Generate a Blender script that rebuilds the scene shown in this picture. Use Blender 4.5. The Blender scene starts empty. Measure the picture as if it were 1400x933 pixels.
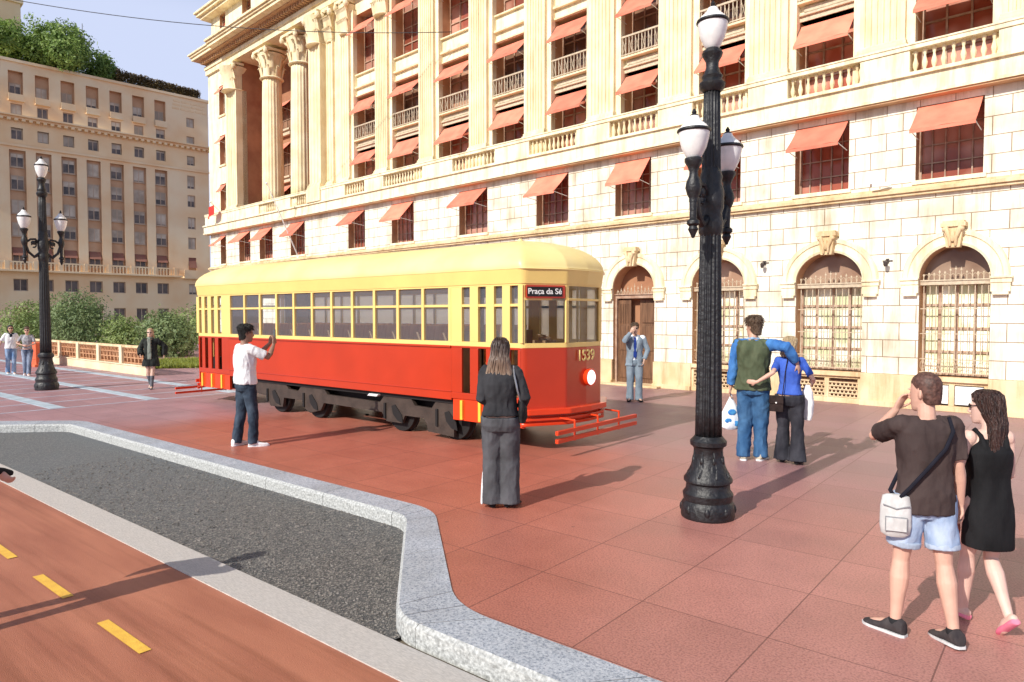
import bpy, math, random
from mathutils import Vector, Matrix, noise
random.seed(7)
R=math.radians; PI=math.pi; sin=math.sin; cos=math.cos
scn=bpy.context.scene; COL=scn.collection
scn.view_settings.view_transform='Standard'; scn.view_settings.look='None'; scn.view_settings.exposure=0

# ---------------------------------------------------------------- materials
def _n(nt,t,**kw):
    n=nt.nodes.new(t)
    for k,v in kw.items(): setattr(n,k,v)
    return n
def mat(name,col,rough=.6,col2=None,scale=4.,var=.12,bump=0,bscale=40,metal=0,spec=.5,stretch=None,detail=4,contrast=(.35,.65),coat=0,streak=0,rnd=0,ssc=None):
    m=bpy.data.materials.new(name); m.use_nodes=True; nt=m.node_tree; L=nt.links
    b=nt.nodes['Principled BSDF']; b.inputs['Roughness'].default_value=rough; b.inputs['Metallic'].default_value=metal
    b.inputs['Specular IOR Level'].default_value=spec; b.inputs['Coat Weight'].default_value=coat; b.inputs['Coat Roughness'].default_value=.15
    tc=_n(nt,'ShaderNodeTexCoord'); src=tc.outputs['Object']
    if stretch:
        mp=_n(nt,'ShaderNodeMapping'); mp.inputs['Scale'].default_value=stretch; L.new(src,mp.inputs[0]); src=mp.outputs[0]
    nz=_n(nt,'ShaderNodeTexNoise'); nz.inputs['Scale'].default_value=scale; nz.inputs['Detail'].default_value=detail; L.new(src,nz.inputs['Vector'])
    cr=_n(nt,'ShaderNodeValToRGB'); e=cr.color_ramp.elements; e[0].position,e[1].position=contrast
    c=Vector(col[:3]); c2=Vector(col2) if col2 else None
    if c2 is None: a=c*(1-var); bb=c*(1+var)
    else: a,bb=c,c2
    e[0].color=(*a,1); e[1].color=(*[min(1,v) for v in bb],1)
    L.new(nz.outputs['Fac'],cr.inputs[0]); out=cr.outputs[0]
    if streak: out=streaks(nt,tc,out,streak,ssc or (2.2,2.2,.22))
    if rnd:
        oi=_n(nt,'ShaderNodeObjectInfo'); mr=_n(nt,'ShaderNodeMapRange'); L.new(oi.outputs['Random'],mr.inputs[0]); mr.inputs[3].default_value=1-rnd; mr.inputs[4].default_value=1+rnd
        hs=_n(nt,'ShaderNodeHueSaturation'); L.new(mr.outputs[0],hs.inputs['Value']); L.new(out,hs.inputs['Color']); out=hs.outputs[0]
    L.new(out,b.inputs['Base Color'])
    if bump:
        n2=_n(nt,'ShaderNodeTexNoise'); n2.inputs['Scale'].default_value=bscale; n2.inputs['Detail'].default_value=5; L.new(src,n2.inputs['Vector'])
        bp=_n(nt,'ShaderNodeBump'); bp.inputs['Strength'].default_value=bump; bp.inputs['Distance'].default_value=.02
        L.new(n2.outputs['Fac'],bp.inputs['Height']); L.new(bp.outputs[0],b.inputs['Normal'])
    return m
def streaks(nt,tc,out,amt,sc=(2.2,2.2,.22)):
    L=nt.links; mp=_n(nt,'ShaderNodeMapping'); mp.inputs['Scale'].default_value=sc; L.new(tc.outputs['Object'],mp.inputs[0])
    nz=_n(nt,'ShaderNodeTexNoise'); nz.inputs['Scale'].default_value=1.6; nz.inputs['Detail'].default_value=8; nz.inputs['Roughness'].default_value=.7; L.new(mp.outputs[0],nz.inputs['Vector'])
    cr=_n(nt,'ShaderNodeValToRGB'); e=cr.color_ramp.elements; e[0].position=.34; e[0].color=(1-amt,1-amt*1.15,1-amt*1.4,1); e[1].position=.52; e[1].color=(1,1,1,1); L.new(nz.outputs['Fac'],cr.inputs[0])
    mx=_n(nt,'ShaderNodeMix',data_type='RGBA',blend_type='MULTIPLY'); mx.inputs[0].default_value=1; L.new(out,mx.inputs[6]); L.new(cr.outputs[0],mx.inputs[7]); return mx.outputs[2]
def stone_blocks(name,col,col2,mortar,bw,rh,zoff,msize=.012):
    m=bpy.data.materials.new(name); m.use_nodes=True; nt=m.node_tree; L=nt.links; b=nt.nodes['Principled BSDF']
    b.inputs['Roughness'].default_value=.8
    tc=_n(nt,'ShaderNodeTexCoord'); sp=_n(nt,'ShaderNodeSeparateXYZ'); L.new(tc.outputs['Object'],sp.inputs[0])
    cb=_n(nt,'ShaderNodeCombineXYZ'); ad=_n(nt,'ShaderNodeMath',operation='ADD'); ad.inputs[1].default_value=-zoff
    L.new(sp.outputs['Z'],ad.inputs[0]); L.new(sp.outputs['X'],cb.inputs['X']); L.new(ad.outputs[0],cb.inputs['Y'])
    br=_n(nt,'ShaderNodeTexBrick'); br.inputs['Scale'].default_value=1; br.inputs['Brick Width'].default_value=bw; br.inputs['Row Height'].default_value=rh
    br.inputs['Mortar Size'].default_value=msize; br.inputs['Mortar Smooth'].default_value=.6; br.inputs['Bias'].default_value=0
    br.inputs['Color1'].default_value=(*col,1); br.inputs['Color2'].default_value=(*col2,1); br.inputs['Mortar'].default_value=(*mortar,1)
    L.new(cb.outputs[0],br.inputs['Vector'])
    nz=_n(nt,'ShaderNodeTexNoise'); nz.inputs['Scale'].default_value=1.1; nz.inputs['Detail'].default_value=6; L.new(tc.outputs['Object'],nz.inputs['Vector'])
    mx=_n(nt,'ShaderNodeMix',data_type='RGBA',blend_type='MULTIPLY'); mx.inputs[0].default_value=1
    cr=_n(nt,'ShaderNodeValToRGB'); cr.color_ramp.elements[0].position=.3; cr.color_ramp.elements[0].color=(.72,.66,.58,1); cr.color_ramp.elements[1].position=.55; cr.color_ramp.elements[1].color=(1,1,1,1)
    L.new(nz.outputs['Fac'],cr.inputs[0]); L.new(br.outputs['Color'],mx.inputs[6]); L.new(cr.outputs[0],mx.inputs[7]); L.new(streaks(nt,tc,mx.outputs[2],.30),b.inputs['Base Color'])
    bp=_n(nt,'ShaderNodeBump'); bp.inputs['Strength'].default_value=.9; bp.inputs['Distance'].default_value=.03; bp.invert=True
    L.new(br.outputs['Fac'],bp.inputs['Height']); L.new(bp.outputs[0],b.inputs['Normal'])
    return m
def leafmat(name,a,b_,sc=1.2):
    m=bpy.data.materials.new(name); m.use_nodes=True; nt=m.node_tree; L=nt.links; b=nt.nodes['Principled BSDF']; b.inputs['Roughness'].default_value=.55
    tc=_n(nt,'ShaderNodeTexCoord'); nz=_n(nt,'ShaderNodeTexNoise'); nz.inputs['Scale'].default_value=sc; nz.inputs['Detail'].default_value=8; nz.inputs['Roughness'].default_value=.8
    L.new(tc.outputs['Object'],nz.inputs['Vector']); cr=_n(nt,'ShaderNodeValToRGB'); e=cr.color_ramp.elements
    e[0].position=.35; e[0].color=(*a,1); e[1].position=.65; e[1].color=(*b_,1); L.new(nz.outputs['Fac'],cr.inputs[0]); L.new(cr.outputs[0],b.inputs['Base Color'])
    tr=_n(nt,'ShaderNodeBsdfTranslucent'); L.new(cr.outputs[0],tr.inputs[0]); ms=_n(nt,'ShaderNodeMixShader'); ms.inputs[0].default_value=.3
    L.new(b.outputs[0],ms.inputs[1]); L.new(tr.outputs[0],ms.inputs[2]); L.new(ms.outputs[0],nt.nodes['Material Output'].inputs[0]); return m

# ---------------------------------------------------------------- mesh collector
class MB:
    def __init__(s): s.v=[]; s.f=[]; s.mi=[]; s.m=0
    def add(s,vs,fs):
        o=len(s.v); s.v.extend([tuple(v) for v in vs]); s.f.extend([tuple(i+o for i in f) for f in fs]); s.mi.extend([s.m]*len(fs)); return s
    def quad(s,a,b,c,d): return s.add([a,b,c,d],[(0,1,2,3)])
    def box(s,x0,x1,y0,y1,z0,z1):
        if x0>x1:x0,x1=x1,x0
        if y0>y1:y0,y1=y1,y0
        if z0>z1:z0,z1=z1,z0
        return s.add([(x0,y0,z0),(x1,y0,z0),(x1,y1,z0),(x0,y1,z0),(x0,y0,z1),(x1,y0,z1),(x1,y1,z1),(x0,y1,z1)],
            [(0,3,2,1),(4,5,6,7),(0,1,5,4),(1,2,6,5),(2,3,7,6),(3,0,4,7)])
    def lathe(s,prof,cx=0,cy=0,n=16,flute=0,nf=0):
        vs=[];fs=[]
        for r,z in prof:
            for i in range(n):
                a=2*PI*i/n; rr=r*(1-flute*(.5-.5*cos(a*nf))) if nf else r
                vs.append((cx+rr*cos(a),cy+rr*sin(a),z))
        k=len(prof)
        for j in range(k-1):
            for i in range(n):
                fs.append((j*n+i,j*n+(i+1)%n,(j+1)*n+(i+1)%n,(j+1)*n+i))
        fs.append(tuple(reversed(range(n)))); fs.append(tuple((k-1)*n+i for i in range(n)))
        return s.add(vs,fs)
    def rings(s,rings,cap=True):
        n=len(rings[0]); vs=[p for r in rings for p in r]; fs=[]
        for j in range(len(rings)-1):
            for i in range(n): fs.append((j*n+i,j*n+(i+1)%n,(j+1)*n+(i+1)%n,(j+1)*n+i))
        if cap: fs.append(tuple(reversed(range(n)))); fs.append(tuple((len(rings)-1)*n+i for i in range(n)))
        return s.add(vs,fs)
    def tube(s,pts,rad,n=8,ref=None,flat=1.,capr=True):
        """round tube; rounded ends when capr; flat = second axis scale"""
        pts=[Vector(p) for p in pts]; rad=list(rad) if hasattr(rad,'__len__') else [rad]*len(pts)
        if capr:
            d=(pts[0]-pts[1]).normalized(); d2=(pts[-1]-pts[-2]).normalized(); r0,r1=rad[0],rad[-1]
            pts=[pts[0]+d*r0*.92,pts[0]+d*r0*.6]+pts+[pts[-1]+d2*r1*.6,pts[-1]+d2*r1*.92]
            rad=[r0*.35,r0*.8]+rad+[r1*.8,r1*.35]
        rr=[]; prev=None
        for i,p in enumerate(pts):
            a=pts[max(i-1,0)]; b=pts[min(i+1,len(pts)-1)]; t=(b-a).normalized()
            u=Vector(ref) if ref else (prev if prev is not None else (Vector((0,0,1)) if abs(t.z)<.8 else Vector((0,1,0))))
            u=u-t*u.dot(t)
            if u.length<1e-4: u=t.orthogonal()
            u.normalize(); w=t.cross(u); prev=u
            rr.append([p+u*(cos(2*PI*k/n)*rad[i]*flat)+w*(sin(2*PI*k/n)*rad[i]) for k in range(n)])
        return s.rings(rr)
    def ell(s,c,rx,ry,rz,n=12,m=8,rot=None):
        c=Vector(c); rr=[]
        for j in range(1,m):
            a=-PI/2+PI*j/m; ring=[]
            for i in range(n):
                p=Vector((rx*cos(a)*cos(2*PI*i/n),ry*cos(a)*sin(2*PI*i/n),rz*sin(a)))
                if rot: p=rot@p
                ring.append(c+p)
            rr.append(ring)
        return s.rings(rr)
    def prism(s,poly,y0,y1,ax='y'):
        n=len(poly)
        def P(a,b,t): return (a,t,b) if ax=='y' else ((t,a,b) if ax=='x' else (a,b,t))
        vs=[P(a,b,y0) for a,b in poly]+[P(a,b,y1) for a,b in poly]
        fs=[tuple(range(n)),tuple(reversed(range(n,2*n)))]+[(i,(i+1)%n+0,(i+1)%n+n,i+n)[::-1] for i in range(n)]
        return s.add(vs,fs)
    def build(s,name,mats,parent=None,smooth=False,bevel=0,loc=None,rotz=0,fix=True):
        me=bpy.data.meshes.new(name); me.from_pydata(s.v,[],s.f)
        if not isinstance(mats,(list,tuple)): mats=[mats]
        for m in mats: me.materials.append(m)
        if len(mats)>1: me.polygons.foreach_set('material_index',s.mi)
        if fix:
            import bmesh
            bm=bmesh.new(); bm.from_mesh(me); bmesh.ops.recalc_face_normals(bm,faces=bm.faces); bm.to_mesh(me); bm.free()
        o=bpy.data.objects.new(name,me); COL.objects.link(o)
        if parent: o.parent=parent
        if smooth:
            me.polygons.foreach_set('use_smooth',[True]*len(me.polygons))
            if smooth!='all':
                try: me.set_sharp_from_angle(angle=R(40))
                except Exception: pass
        if bevel:
            b=o.modifiers.new('b','BEVEL'); b.width=bevel; b.segments=2; b.limit_method='ANGLE'; b.angle_limit=R(40); 
        if loc: o.location=loc
        if rotz: o.rotation_euler=(0,0,rotz)
        me.update(); return o
def tag(o,label=None,cat=None,group=None,kind=None):
    if label: o['label']=label
    if cat: o['category']=cat
    if group: o['group']=group
    if kind: o['kind']=kind
    return o
def empty(name,loc=(0,0,0),rz=0,label=None,cat=None,group=None):
    o=bpy.data.objects.new(name,None); COL.objects.link(o); o.location=loc; o.rotation_euler=(0,0,rz); o.empty_display_size=.2
    return tag(o,label,cat,group)
def dup(o,parent=None,children=None):
    c=o.copy(); COL.objects.link(c)
    if parent is not None: c.parent=parent
    for ch in list(o.children): dup(ch,c)
    return c
def moved(o,loc,rz=0): o.location=loc; o.rotation_euler=(0,0,rz); return o

# ---------------------------------------------------------------- camera, sky and sun
f_=940.; pit=math.atan(34.5/f_); A1=math.atan(1150/f_)
Fv=Vector((-cos(A1)*cos(pit),sin(A1)*cos(pit),-sin(pit))); Rv=Vector((sin(A1),cos(A1),0)); Uv=Rv.cross(Fv)
cd=bpy.data.cameras.new('camera'); cam=bpy.data.objects.new('camera',cd); COL.objects.link(cam)
cam.matrix_world=Matrix(((Rv.x,Uv.x,-Fv.x,0),(Rv.y,Uv.y,-Fv.y,0),(Rv.z,Uv.z,-Fv.z,2.0),(0,0,0,1)))
cd.sensor_width=36; cd.lens=36*f_/1400; cd.clip_end=3000; scn.camera=cam
SAZ,SEL=R(266.5),R(34)
w=bpy.data.worlds.new('World'); scn.world=w; w.use_nodes=True; nt=w.node_tree
sky=nt.nodes.new('ShaderNodeTexSky'); sky.sky_type='NISHITA'; sky.sun_disc=False; sky.sun_elevation=SEL; sky.sun_rotation=PI/2-SAZ
sky.air_density=1.0; sky.dust_density=2.2; sky.ozone_density=1.5; sky.altitude=700
# pale haze over the lower sky, its band shaped to light walls more than ground
tcw=_n(nt,'ShaderNodeTexCoord'); spw=_n(nt,'ShaderNodeSeparateXYZ'); nt.links.new(tcw.outputs['Generated'],spw.inputs[0])
hz=_n(nt,'ShaderNodeMapRange',interpolation_type='SMOOTHSTEP'); nt.links.new(spw.outputs['Z'],hz.inputs[0]); hz.inputs[1].default_value=.36; hz.inputs[2].default_value=.47; hz.inputs[3].default_value=.92; hz.inputs[4].default_value=.04
mxw=_n(nt,'ShaderNodeMix',data_type='RGBA'); nt.links.new(hz.outputs[0],mxw.inputs[0]); nt.links.new(sky.outputs[0],mxw.inputs[6]); mxw.inputs[7].default_value=(4.9,5.45,7.2,1)
nt.links.new(mxw.outputs[2],nt.nodes['Background'].inputs[0]); nt.nodes['Background'].inputs[1].default_value=.14
sl=bpy.data.lights.new('sun','SUN'); sl.energy=4.9; sl.angle=R(.55); sl.color=(1,.95,.86)
so=bpy.data.objects.new('sun',sl); COL.objects.link(so)
so.rotation_euler=Vector((cos(SAZ)*cos(SEL),sin(SAZ)*cos(SEL),sin(SEL))).to_track_quat('Z','Y').to_euler(); so.location=(-5,-20,20)

# ---------------------------------------------------------------- ground
def ground_mat():
    m=bpy.data.materials.new('plaza_paving'); m.use_nodes=True; nt=m.node_tree; L=nt.links; b=nt.nodes['Principled BSDF']
    tc=_n(nt,'ShaderNodeTexCoord'); sp=_n(nt,'ShaderNodeSeparateXYZ'); L.new(tc.outputs['Object'],sp.inputs[0])
    def M(op,a,b_=None,c=None):
        n=_n(nt,'ShaderNodeMath',operation=op)
        for i,x in enumerate((a,b_,c)):
            if x is None: continue
            if isinstance(x,(int,float)): n.inputs[i].default_value=x
            else: L.new(x,n.inputs[i])
        return n.outputs[0]
    def mix(fac,a,b_,bt='MIX'):
        n=_n(nt,'ShaderNodeMix',data_type='RGBA',blend_type=bt)
        for i,x in ((0,fac),(6,a),(7,b_)):
            if isinstance(x,(int,float)): n.inputs[i].default_value=x
            elif isinstance(x,tuple): n.inputs[i].default_value=(*x,1)
            else: L.new(x,n.inputs[i])
        return n.outputs[2]
    X,Y=sp.outputs['X'],sp.outputs['Y']
    def smooth(v,a,b_):
        n=_n(nt,'ShaderNodeMapRange',interpolation_type='SMOOTHSTEP'); L.new(v,n.inputs[0]); n.inputs[1].default_value=a; n.inputs[2].default_value=b_; return n.outputs[0]
    nz=_n(nt,'ShaderNodeTexNoise'); nz.inputs['Scale'].default_value=.35; nz.inputs['Detail'].default_value=3; L.new(tc.outputs['Object'],nz.inputs['Vector'])
    wob=M('MULTIPLY',M('SUBTRACT',nz.outputs['Fac'],.5),2.5)
    # glare put into the pink at right; mauve behind and left, terracotta by tram
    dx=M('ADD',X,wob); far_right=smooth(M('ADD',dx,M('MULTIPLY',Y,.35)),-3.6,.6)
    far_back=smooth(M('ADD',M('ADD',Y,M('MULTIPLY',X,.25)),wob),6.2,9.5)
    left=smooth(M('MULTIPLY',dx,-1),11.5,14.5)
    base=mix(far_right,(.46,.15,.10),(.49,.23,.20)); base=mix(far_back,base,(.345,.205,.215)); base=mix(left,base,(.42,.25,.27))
    # speckle
    s1=_n(nt,'ShaderNodeTexNoise'); s1.inputs['Scale'].default_value=70; s1.inputs['Detail'].default_value=3; L.new(tc.outputs['Object'],s1.inputs['Vector'])
    cr=_n(nt,'ShaderNodeValToRGB'); cr.color_ramp.elements[0].position=.32; cr.color_ramp.elements[0].color=(.55,.5,.5,1); cr.color_ramp.elements[1].position=.56; cr.color_ramp.elements[1].color=(1.08,1.05,1.02,1)
    L.new(s1.outputs['Fac'],cr.inputs[0]); base=mix(.8,base,cr.outputs[0],'MULTIPLY')
    # blotches and stains
    s2=_n(nt,'ShaderNodeTexNoise'); s2.inputs['Scale'].default_value=1.3; s2.inputs['Detail'].default_value=7; s2.inputs['Roughness'].default_value=.65; L.new(tc.outputs['Object'],s2.inputs['Vector'])
    cr2=_n(nt,'ShaderNodeValToRGB'); cr2.color_ramp.elements[0].position=.3; cr2.color_ramp.elements[0].color=(.8,.78,.78,1); cr2.color_ramp.elements[1].position=.6; cr2.color_ramp.elements[1].color=(1,1,1,1)
    L.new(s2.outputs['Fac'],cr2.inputs[0]); base=mix(1.,base,cr2.outputs[0],'MULTIPLY')
    vg=_n(nt,'ShaderNodeTexVoronoi'); vg.inputs['Scale'].default_value=2.3; L.new(tc.outputs['Object'],vg.inputs['Vector'])
    base=mix(M('MULTIPLY',M('LESS_THAN',vg.outputs['Distance'],.045),.45),base,(.09,.05,.045))
    # per slab tone
    cell=_n(nt,'ShaderNodeCombineXYZ'); L.new(M('FLOOR',M('DIVIDE',M('ADD',X,3.17),.87)),cell.inputs[0]); L.new(M('FLOOR',M('DIVIDE',M('SUBTRACT',Y,4.26),.87)),cell.inputs[1])
    wn=_n(nt,'ShaderNodeTexWhiteNoise'); L.new(cell.outputs[0],wn.inputs['Vector']); v=M('ADD',M('MULTIPLY',wn.outputs['Value'],.15),.90)
    cv=_n(nt,'ShaderNodeCombineColor'); [L.new(v,cv.inputs[i]) for i in range(3)]; base=mix(1.,base,cv.outputs[0],'MULTIPLY')
    def joint(v,off,p,w_):
        a=M('ABSOLUTE',M('SUBTRACT',M('FRACT',M('ADD',M('DIVIDE',M('SUBTRACT',v,off),p),100.5)),.5)); return M('LESS_THAN',a,w_/p)
    j=M('MAXIMUM',joint(X,-3.17,.87,.0045),joint(Y,4.26,.87,.0045))
    base=mix(M('MULTIPLY',j,.72),base,(.10,.04,.035))
    L.new(base,b.inputs['Base Color'])
    rr=M('ADD',M('MULTIPLY',s2.outputs['Fac'],.35),.28); L.new(rr,b.inputs['Roughness']); b.inputs['Specular IOR Level'].default_value=.35
    bp=_n(nt,'ShaderNodeBump'); bp.inputs['Strength'].default_value=.25; bp.inputs['Distance'].default_value=.01
    L.new(M('SUBTRACT',s1.outputs['Fac'],M('MULTIPLY',j,2.)),bp.inputs['Height']); L.new(bp.outputs[0],b.inputs['Normal'])
    return m
def fillet(pts,r,n=6):
    out=[Vector(pts[0])]
    for i in range(1,len(pts)-1):
        p,a,b=Vector(pts[i]),Vector(pts[i-1]),Vector(pts[i+1]); d1=(a-p).normalized(); d2=(b-p).normalized()
        ang=d1.angle(d2); t=min(r/math.tan(ang/2),(a-p).length*.45,(b-p).length*.45)
        A,B=p+d1*t,p+d2*t
        for k in range(n+1):
            u=k/n; out.append(A*(1-u)**2+p*2*u*(1-u)+B*u*u)
    out.append(Vector(pts[-1])); return out
ZL=-.12
outer=fillet([(-80,3.36),(-16.3,3.36),(-14.55,4.92),(-5.05,4.92),(-3.25,3.36),(60,3.36)],.85,9)
inner=fillet([(-80,2.99),(-15.9,2.99),(-14.3,4.58),(-5.12,4.58),(-3.45,2.99),(60,2.99)],.5,9)
gm=mat('hillside_soil',(.16,.13,.09),.95,scale=.2,var=.3)
mb=MB(); mb.quad((-1500,-1500,-.16),(1500,-1500,-.16),(1500,1500,-.16),(-1500,1500,-.16)); tag(mb.build('ground',gm),kind='structure')
mb=MB()
ov=[(p.x,p.y,0) for p in outer]
n=len(ov)
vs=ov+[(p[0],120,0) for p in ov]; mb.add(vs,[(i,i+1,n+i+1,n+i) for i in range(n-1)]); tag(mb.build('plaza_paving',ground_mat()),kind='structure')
# coloured bands of the crossing at the left
sm=mat('pale_paving_stripe',(.42,.50,.56),.6,scale=3,var=.15)
sm2=mat('thin_paving_stripe',(.44,.44,.50),.6,scale=3,var=.15)
mb=MB()
for y in (5.25,7.25,9.3): mb.box(-60,-16.97,y-.15,y+.15,.0,.008)
mb.m=1
for k in range(30): mb.box(-17.0-k*1.32,-16.9-k*1.32,3.6,9.9,.0,.004)
tag(mb.build('paving_stripes',[sm,sm2]),kind='structure')
# granite kerb
def granite():
    m=bpy.data.materials.new('granite'); m.use_nodes=True; nt=m.node_tree; L=nt.links; b=nt.nodes['Principled BSDF']; b.inputs['Roughness'].default_value=.55
    tc=_n(nt,'ShaderNodeTexCoord'); n1=_n(nt,'ShaderNodeTexNoise'); n1.inputs['Scale'].default_value=60; n1.inputs['Detail'].default_value=4; n1.inputs['Roughness'].default_value=.75
    L.new(tc.outputs['Object'],n1.inputs['Vector']); cr=_n(nt,'ShaderNodeValToRGB'); e=cr.color_ramp.elements
    e[0].position=.36; e[0].color=(.17,.20,.25,1); e[1].position=.5; e[1].color=(.42,.46,.52,1); x=e.new(.62); x.color=(.55,.58,.62,1)
    L.new(n1.outputs['Fac'],cr.inputs[0])
    n2=_n(nt,'ShaderNodeTexNoise'); n2.inputs['Scale'].default_value=1.6; n2.inputs['Detail'].default_value=5; L.new(tc.outputs['Object'],n2.inputs['Vector'])
    c2=_n(nt,'ShaderNodeValToRGB'); c2.color_ramp.elements[0].position=.3; c2.color_ramp.elements[0].color=(.78,.77,.75,1); c2.color_ramp.elements[1].position=.65; c2.color_ramp.elements[1].color=(1,1,1,1); L.new(n2.outputs['Fac'],c2.inputs[0])
    mx=_n(nt,'ShaderNodeMix',data_type='RGBA',blend_type='MULTIPLY'); mx.inputs[0].default_value=1; L.new(cr.outputs[0],mx.inputs[6]); L.new(c2.outputs[0],mx.inputs[7]); L.new(mx.outputs[2],b.inputs['Base Color'])
    bp=_n(nt,'ShaderNodeBump'); bp.inputs['Strength'].default_value=.15; bp.inputs['Distance'].default_value=.01; L.new(n1.outputs['Fac'],bp.inputs['Height']); L.new(bp.outputs[0],b.inputs['Normal']); return m
gr=granite(); grr=mat('rough_granite_face',(.42,.43,.42),.9,scale=45,var=.3,bump=1,bscale=30)
def resample(pl,ts):
    ls=[0]
    for a,b in zip(pl,pl[1:]): ls.append(ls[-1]+(b-a).length)
    out=[]
    for t in ts:
        d=t*ls[-1]; i=max(j for j in range(len(ls)) if ls[j]<=d+1e-9); i=min(i,len(pl)-2)
        u=(d-ls[i])/max(ls[i+1]-ls[i],1e-9); out.append(pl[i].lerp(pl[i+1],u))
    return out
mb=MB(); K=len(outer)
# cut the two matching polylines between x=-60 and x=40 into blocks
def seg_pts(a,b,m): return [a.lerp(b,k/m) for k in range(m)]
po,pi_=[],[]
for i in range(K-1):
    L_=(outer[i+1]-outer[i]).length; m=max(1,int(L_/.29)); po+=seg_pts(outer[i],outer[i+1],m); pi_+=seg_pts(inner[i],inner[i+1],m)
po.append(outer[-1]); pi_.append(inner[-1])
cnt=0
for i in range(len(po)-1):
    a,b,c,d=po[i],po[i+1],pi_[i+1],pi_[i]
    if b.x<-30 or a.x>12: continue
    cnt+=1
    g=.0
    if cnt%4==0: # joint
        t=.006/max((b-a).length,.02); b=a.lerp(b,1-min(t,.4)); c=d.lerp(c,1-min(t,.4))
    zt=.010
    nrm=(d-a).normalized()
    d2=d-nrm*.025; c2=c-nrm*.025
    mb.m=0; mb.quad((a.x,a.y,zt),(b.x,b.y,zt),(c2.x,c2.y,zt),(d2.x,d2.y,zt)); mb.quad((a.x,a.y,-.02),(b.x,b.y,-.02),(b.x,b.y,zt),(a.x,a.y,zt))
    mb.m=1; mb.quad((d2.x,d2.y,zt),(c2.x,c2.y,zt),(c.x,c.y,zt-.03),(d.x,d.y,zt-.03)); mb.quad((d.x,d.y,zt-.03),(c.x,c.y,zt-.03),(c.x,c.y,-.15),(d.x,d.y,-.15))
tag(mb.build('granite_kerb',[gr,grr],fix=False),kind='structure')
# planting bed with dark gravel
def gravelmat():
    m=bpy.data.materials.new('dark_gravel'); m.use_nodes=True; nt=m.node_tree; L=nt.links; b=nt.nodes['Principled BSDF']; b.inputs['Roughness'].default_value=.9
    tc=_n(nt,'ShaderNodeTexCoord'); v=_n(nt,'ShaderNodeTexVoronoi'); v.inputs['Scale'].default_value=85; L.new(tc.outputs['Object'],v.inputs['Vector'])
    bw=_n(nt,'ShaderNodeRGBToBW'); L.new(v.outputs['Color'],bw.inputs[0])
    cr=_n(nt,'ShaderNodeValToRGB'); e=cr.color_ramp.elements; e[0].position=.15; e[0].color=(.03,.027,.025,1); e[1].position=.9; e[1].color=(.42,.37,.31,1); x=e.new(.55); x.color=(.12,.105,.09,1)
    L.new(bw.outputs[0],cr.inputs[0])
    n2=_n(nt,'ShaderNodeTexNoise'); n2.inputs['Scale'].default_value=.8; n2.inputs['Detail'].default_value=4; L.new(tc.outputs['Object'],n2.inputs['Vector'])
    sp=_n(nt,'ShaderNodeSeparateXYZ'); L.new(tc.outputs['Object'],sp.inputs[0]); mr=_n(nt,'ShaderNodeMapRange'); L.new(sp.outputs['X'],mr.inputs[0]); mr.inputs[1].default_value=-5; mr.inputs[2].default_value=-11
    ad=_n(nt,'ShaderNodeMath',operation='ADD'); L.new(mr.outputs[0],ad.inputs[0]); L.new(n2.outputs['Fac'],ad.inputs[1])
    ml=_n(nt,'ShaderNodeMath',operation='MULTIPLY'); L.new(ad.outputs[0],ml.inputs[0]); ml.inputs[1].default_value=.4
    mx=_n(nt,'ShaderNodeMix',data_type='RGBA'); L.new(ml.outputs[0],mx.inputs[0]); L.new(cr.outputs[0],mx.inputs[6]); mx.inputs[7].default_value=(.17,.19,.20,1); L.new(mx.outputs[2],b.inputs['Base Color'])
    bp=_n(nt,'ShaderNodeBump'); bp.inputs['Strength'].default_value=.7; bp.inputs['Distance'].default_value=.02; L.new(v.outputs['Distance'],bp.inputs['Height']); L.new(bp.outputs[0],b.inputs['Normal']); return m
mb=MB(); iv=[p for p in inner if -16.2<p.x<-3.4]
m_=len(iv); mb.add([(p.x,p.y+.03,ZL-.012) for p in iv]+[(p.x,2.9,ZL-.012) for p in iv],[(i,i+1,m_+i+1,m_+i) for i in range(m_-1)])
tag(mb.build('gravel_bed',gravelmat(),fix=False),kind='structure')
mb=MB()
for k in range(2600):
    x=random.uniform(-11,-3.4); y=random.uniform(2.95,4.6)
    if y>2.95+(-3.5-x)*.93: continue
    r=random.uniform(.006,.013); mb.ell((x,y,ZL-.008),r,r*random.uniform(.7,1.2),r*.6,5,4)
tag(mb.build('loose_gravel',mat('gravel_stone',(.07,.065,.06),.9,col2=(.32,.29,.26),scale=9),fix=False),'loose gravel scattered over the dark planting bed','gravel',kind='stuff')
# concrete band and cycle lane
band=mat('concrete_band',(.52,.48,.44),.85,scale=30,var=.14,bump=.4,bscale=80,stretch=(1,6,1))
mb=MB(); mb.box(-80,60,2.62,2.93,-.15,ZL+.006); 
tag(mb.build('concrete_band',band),kind='structure')
lane=mat('cycle_lane_paint',(.36,.125,.070),.6,col2=(.46,.175,.10),scale=1.5,detail=8,bump=.3,bscale=90,stretch=(.5,2.5,1),streak=.28,ssc=(.14,3.5,1))
mb=MB(); mb.quad((-80,-3.5,ZL-.002),(60,-3.5,ZL-.002),(60,2.64,ZL-.002),(-80,2.64,ZL-.002)); tag(mb.build('cycle_lane',lane,fix=False),kind='structure')
yl=mat('yellow_lane_paint',(.85,.52,.07),.55,col2=(.75,.42,.06),scale=14,bump=.2,bscale=80)
mb=MB()
for k in range(-22,6):
    x=-5.17+k*1.33; mb.quad((x,1.80,ZL+.003),(x+.68,1.80,ZL+.003),(x+.68,1.875,ZL+.003),(x,1.875,ZL+.003))
tag(mb.build('lane_marking',yl,fix=False),kind='structure')
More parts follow.
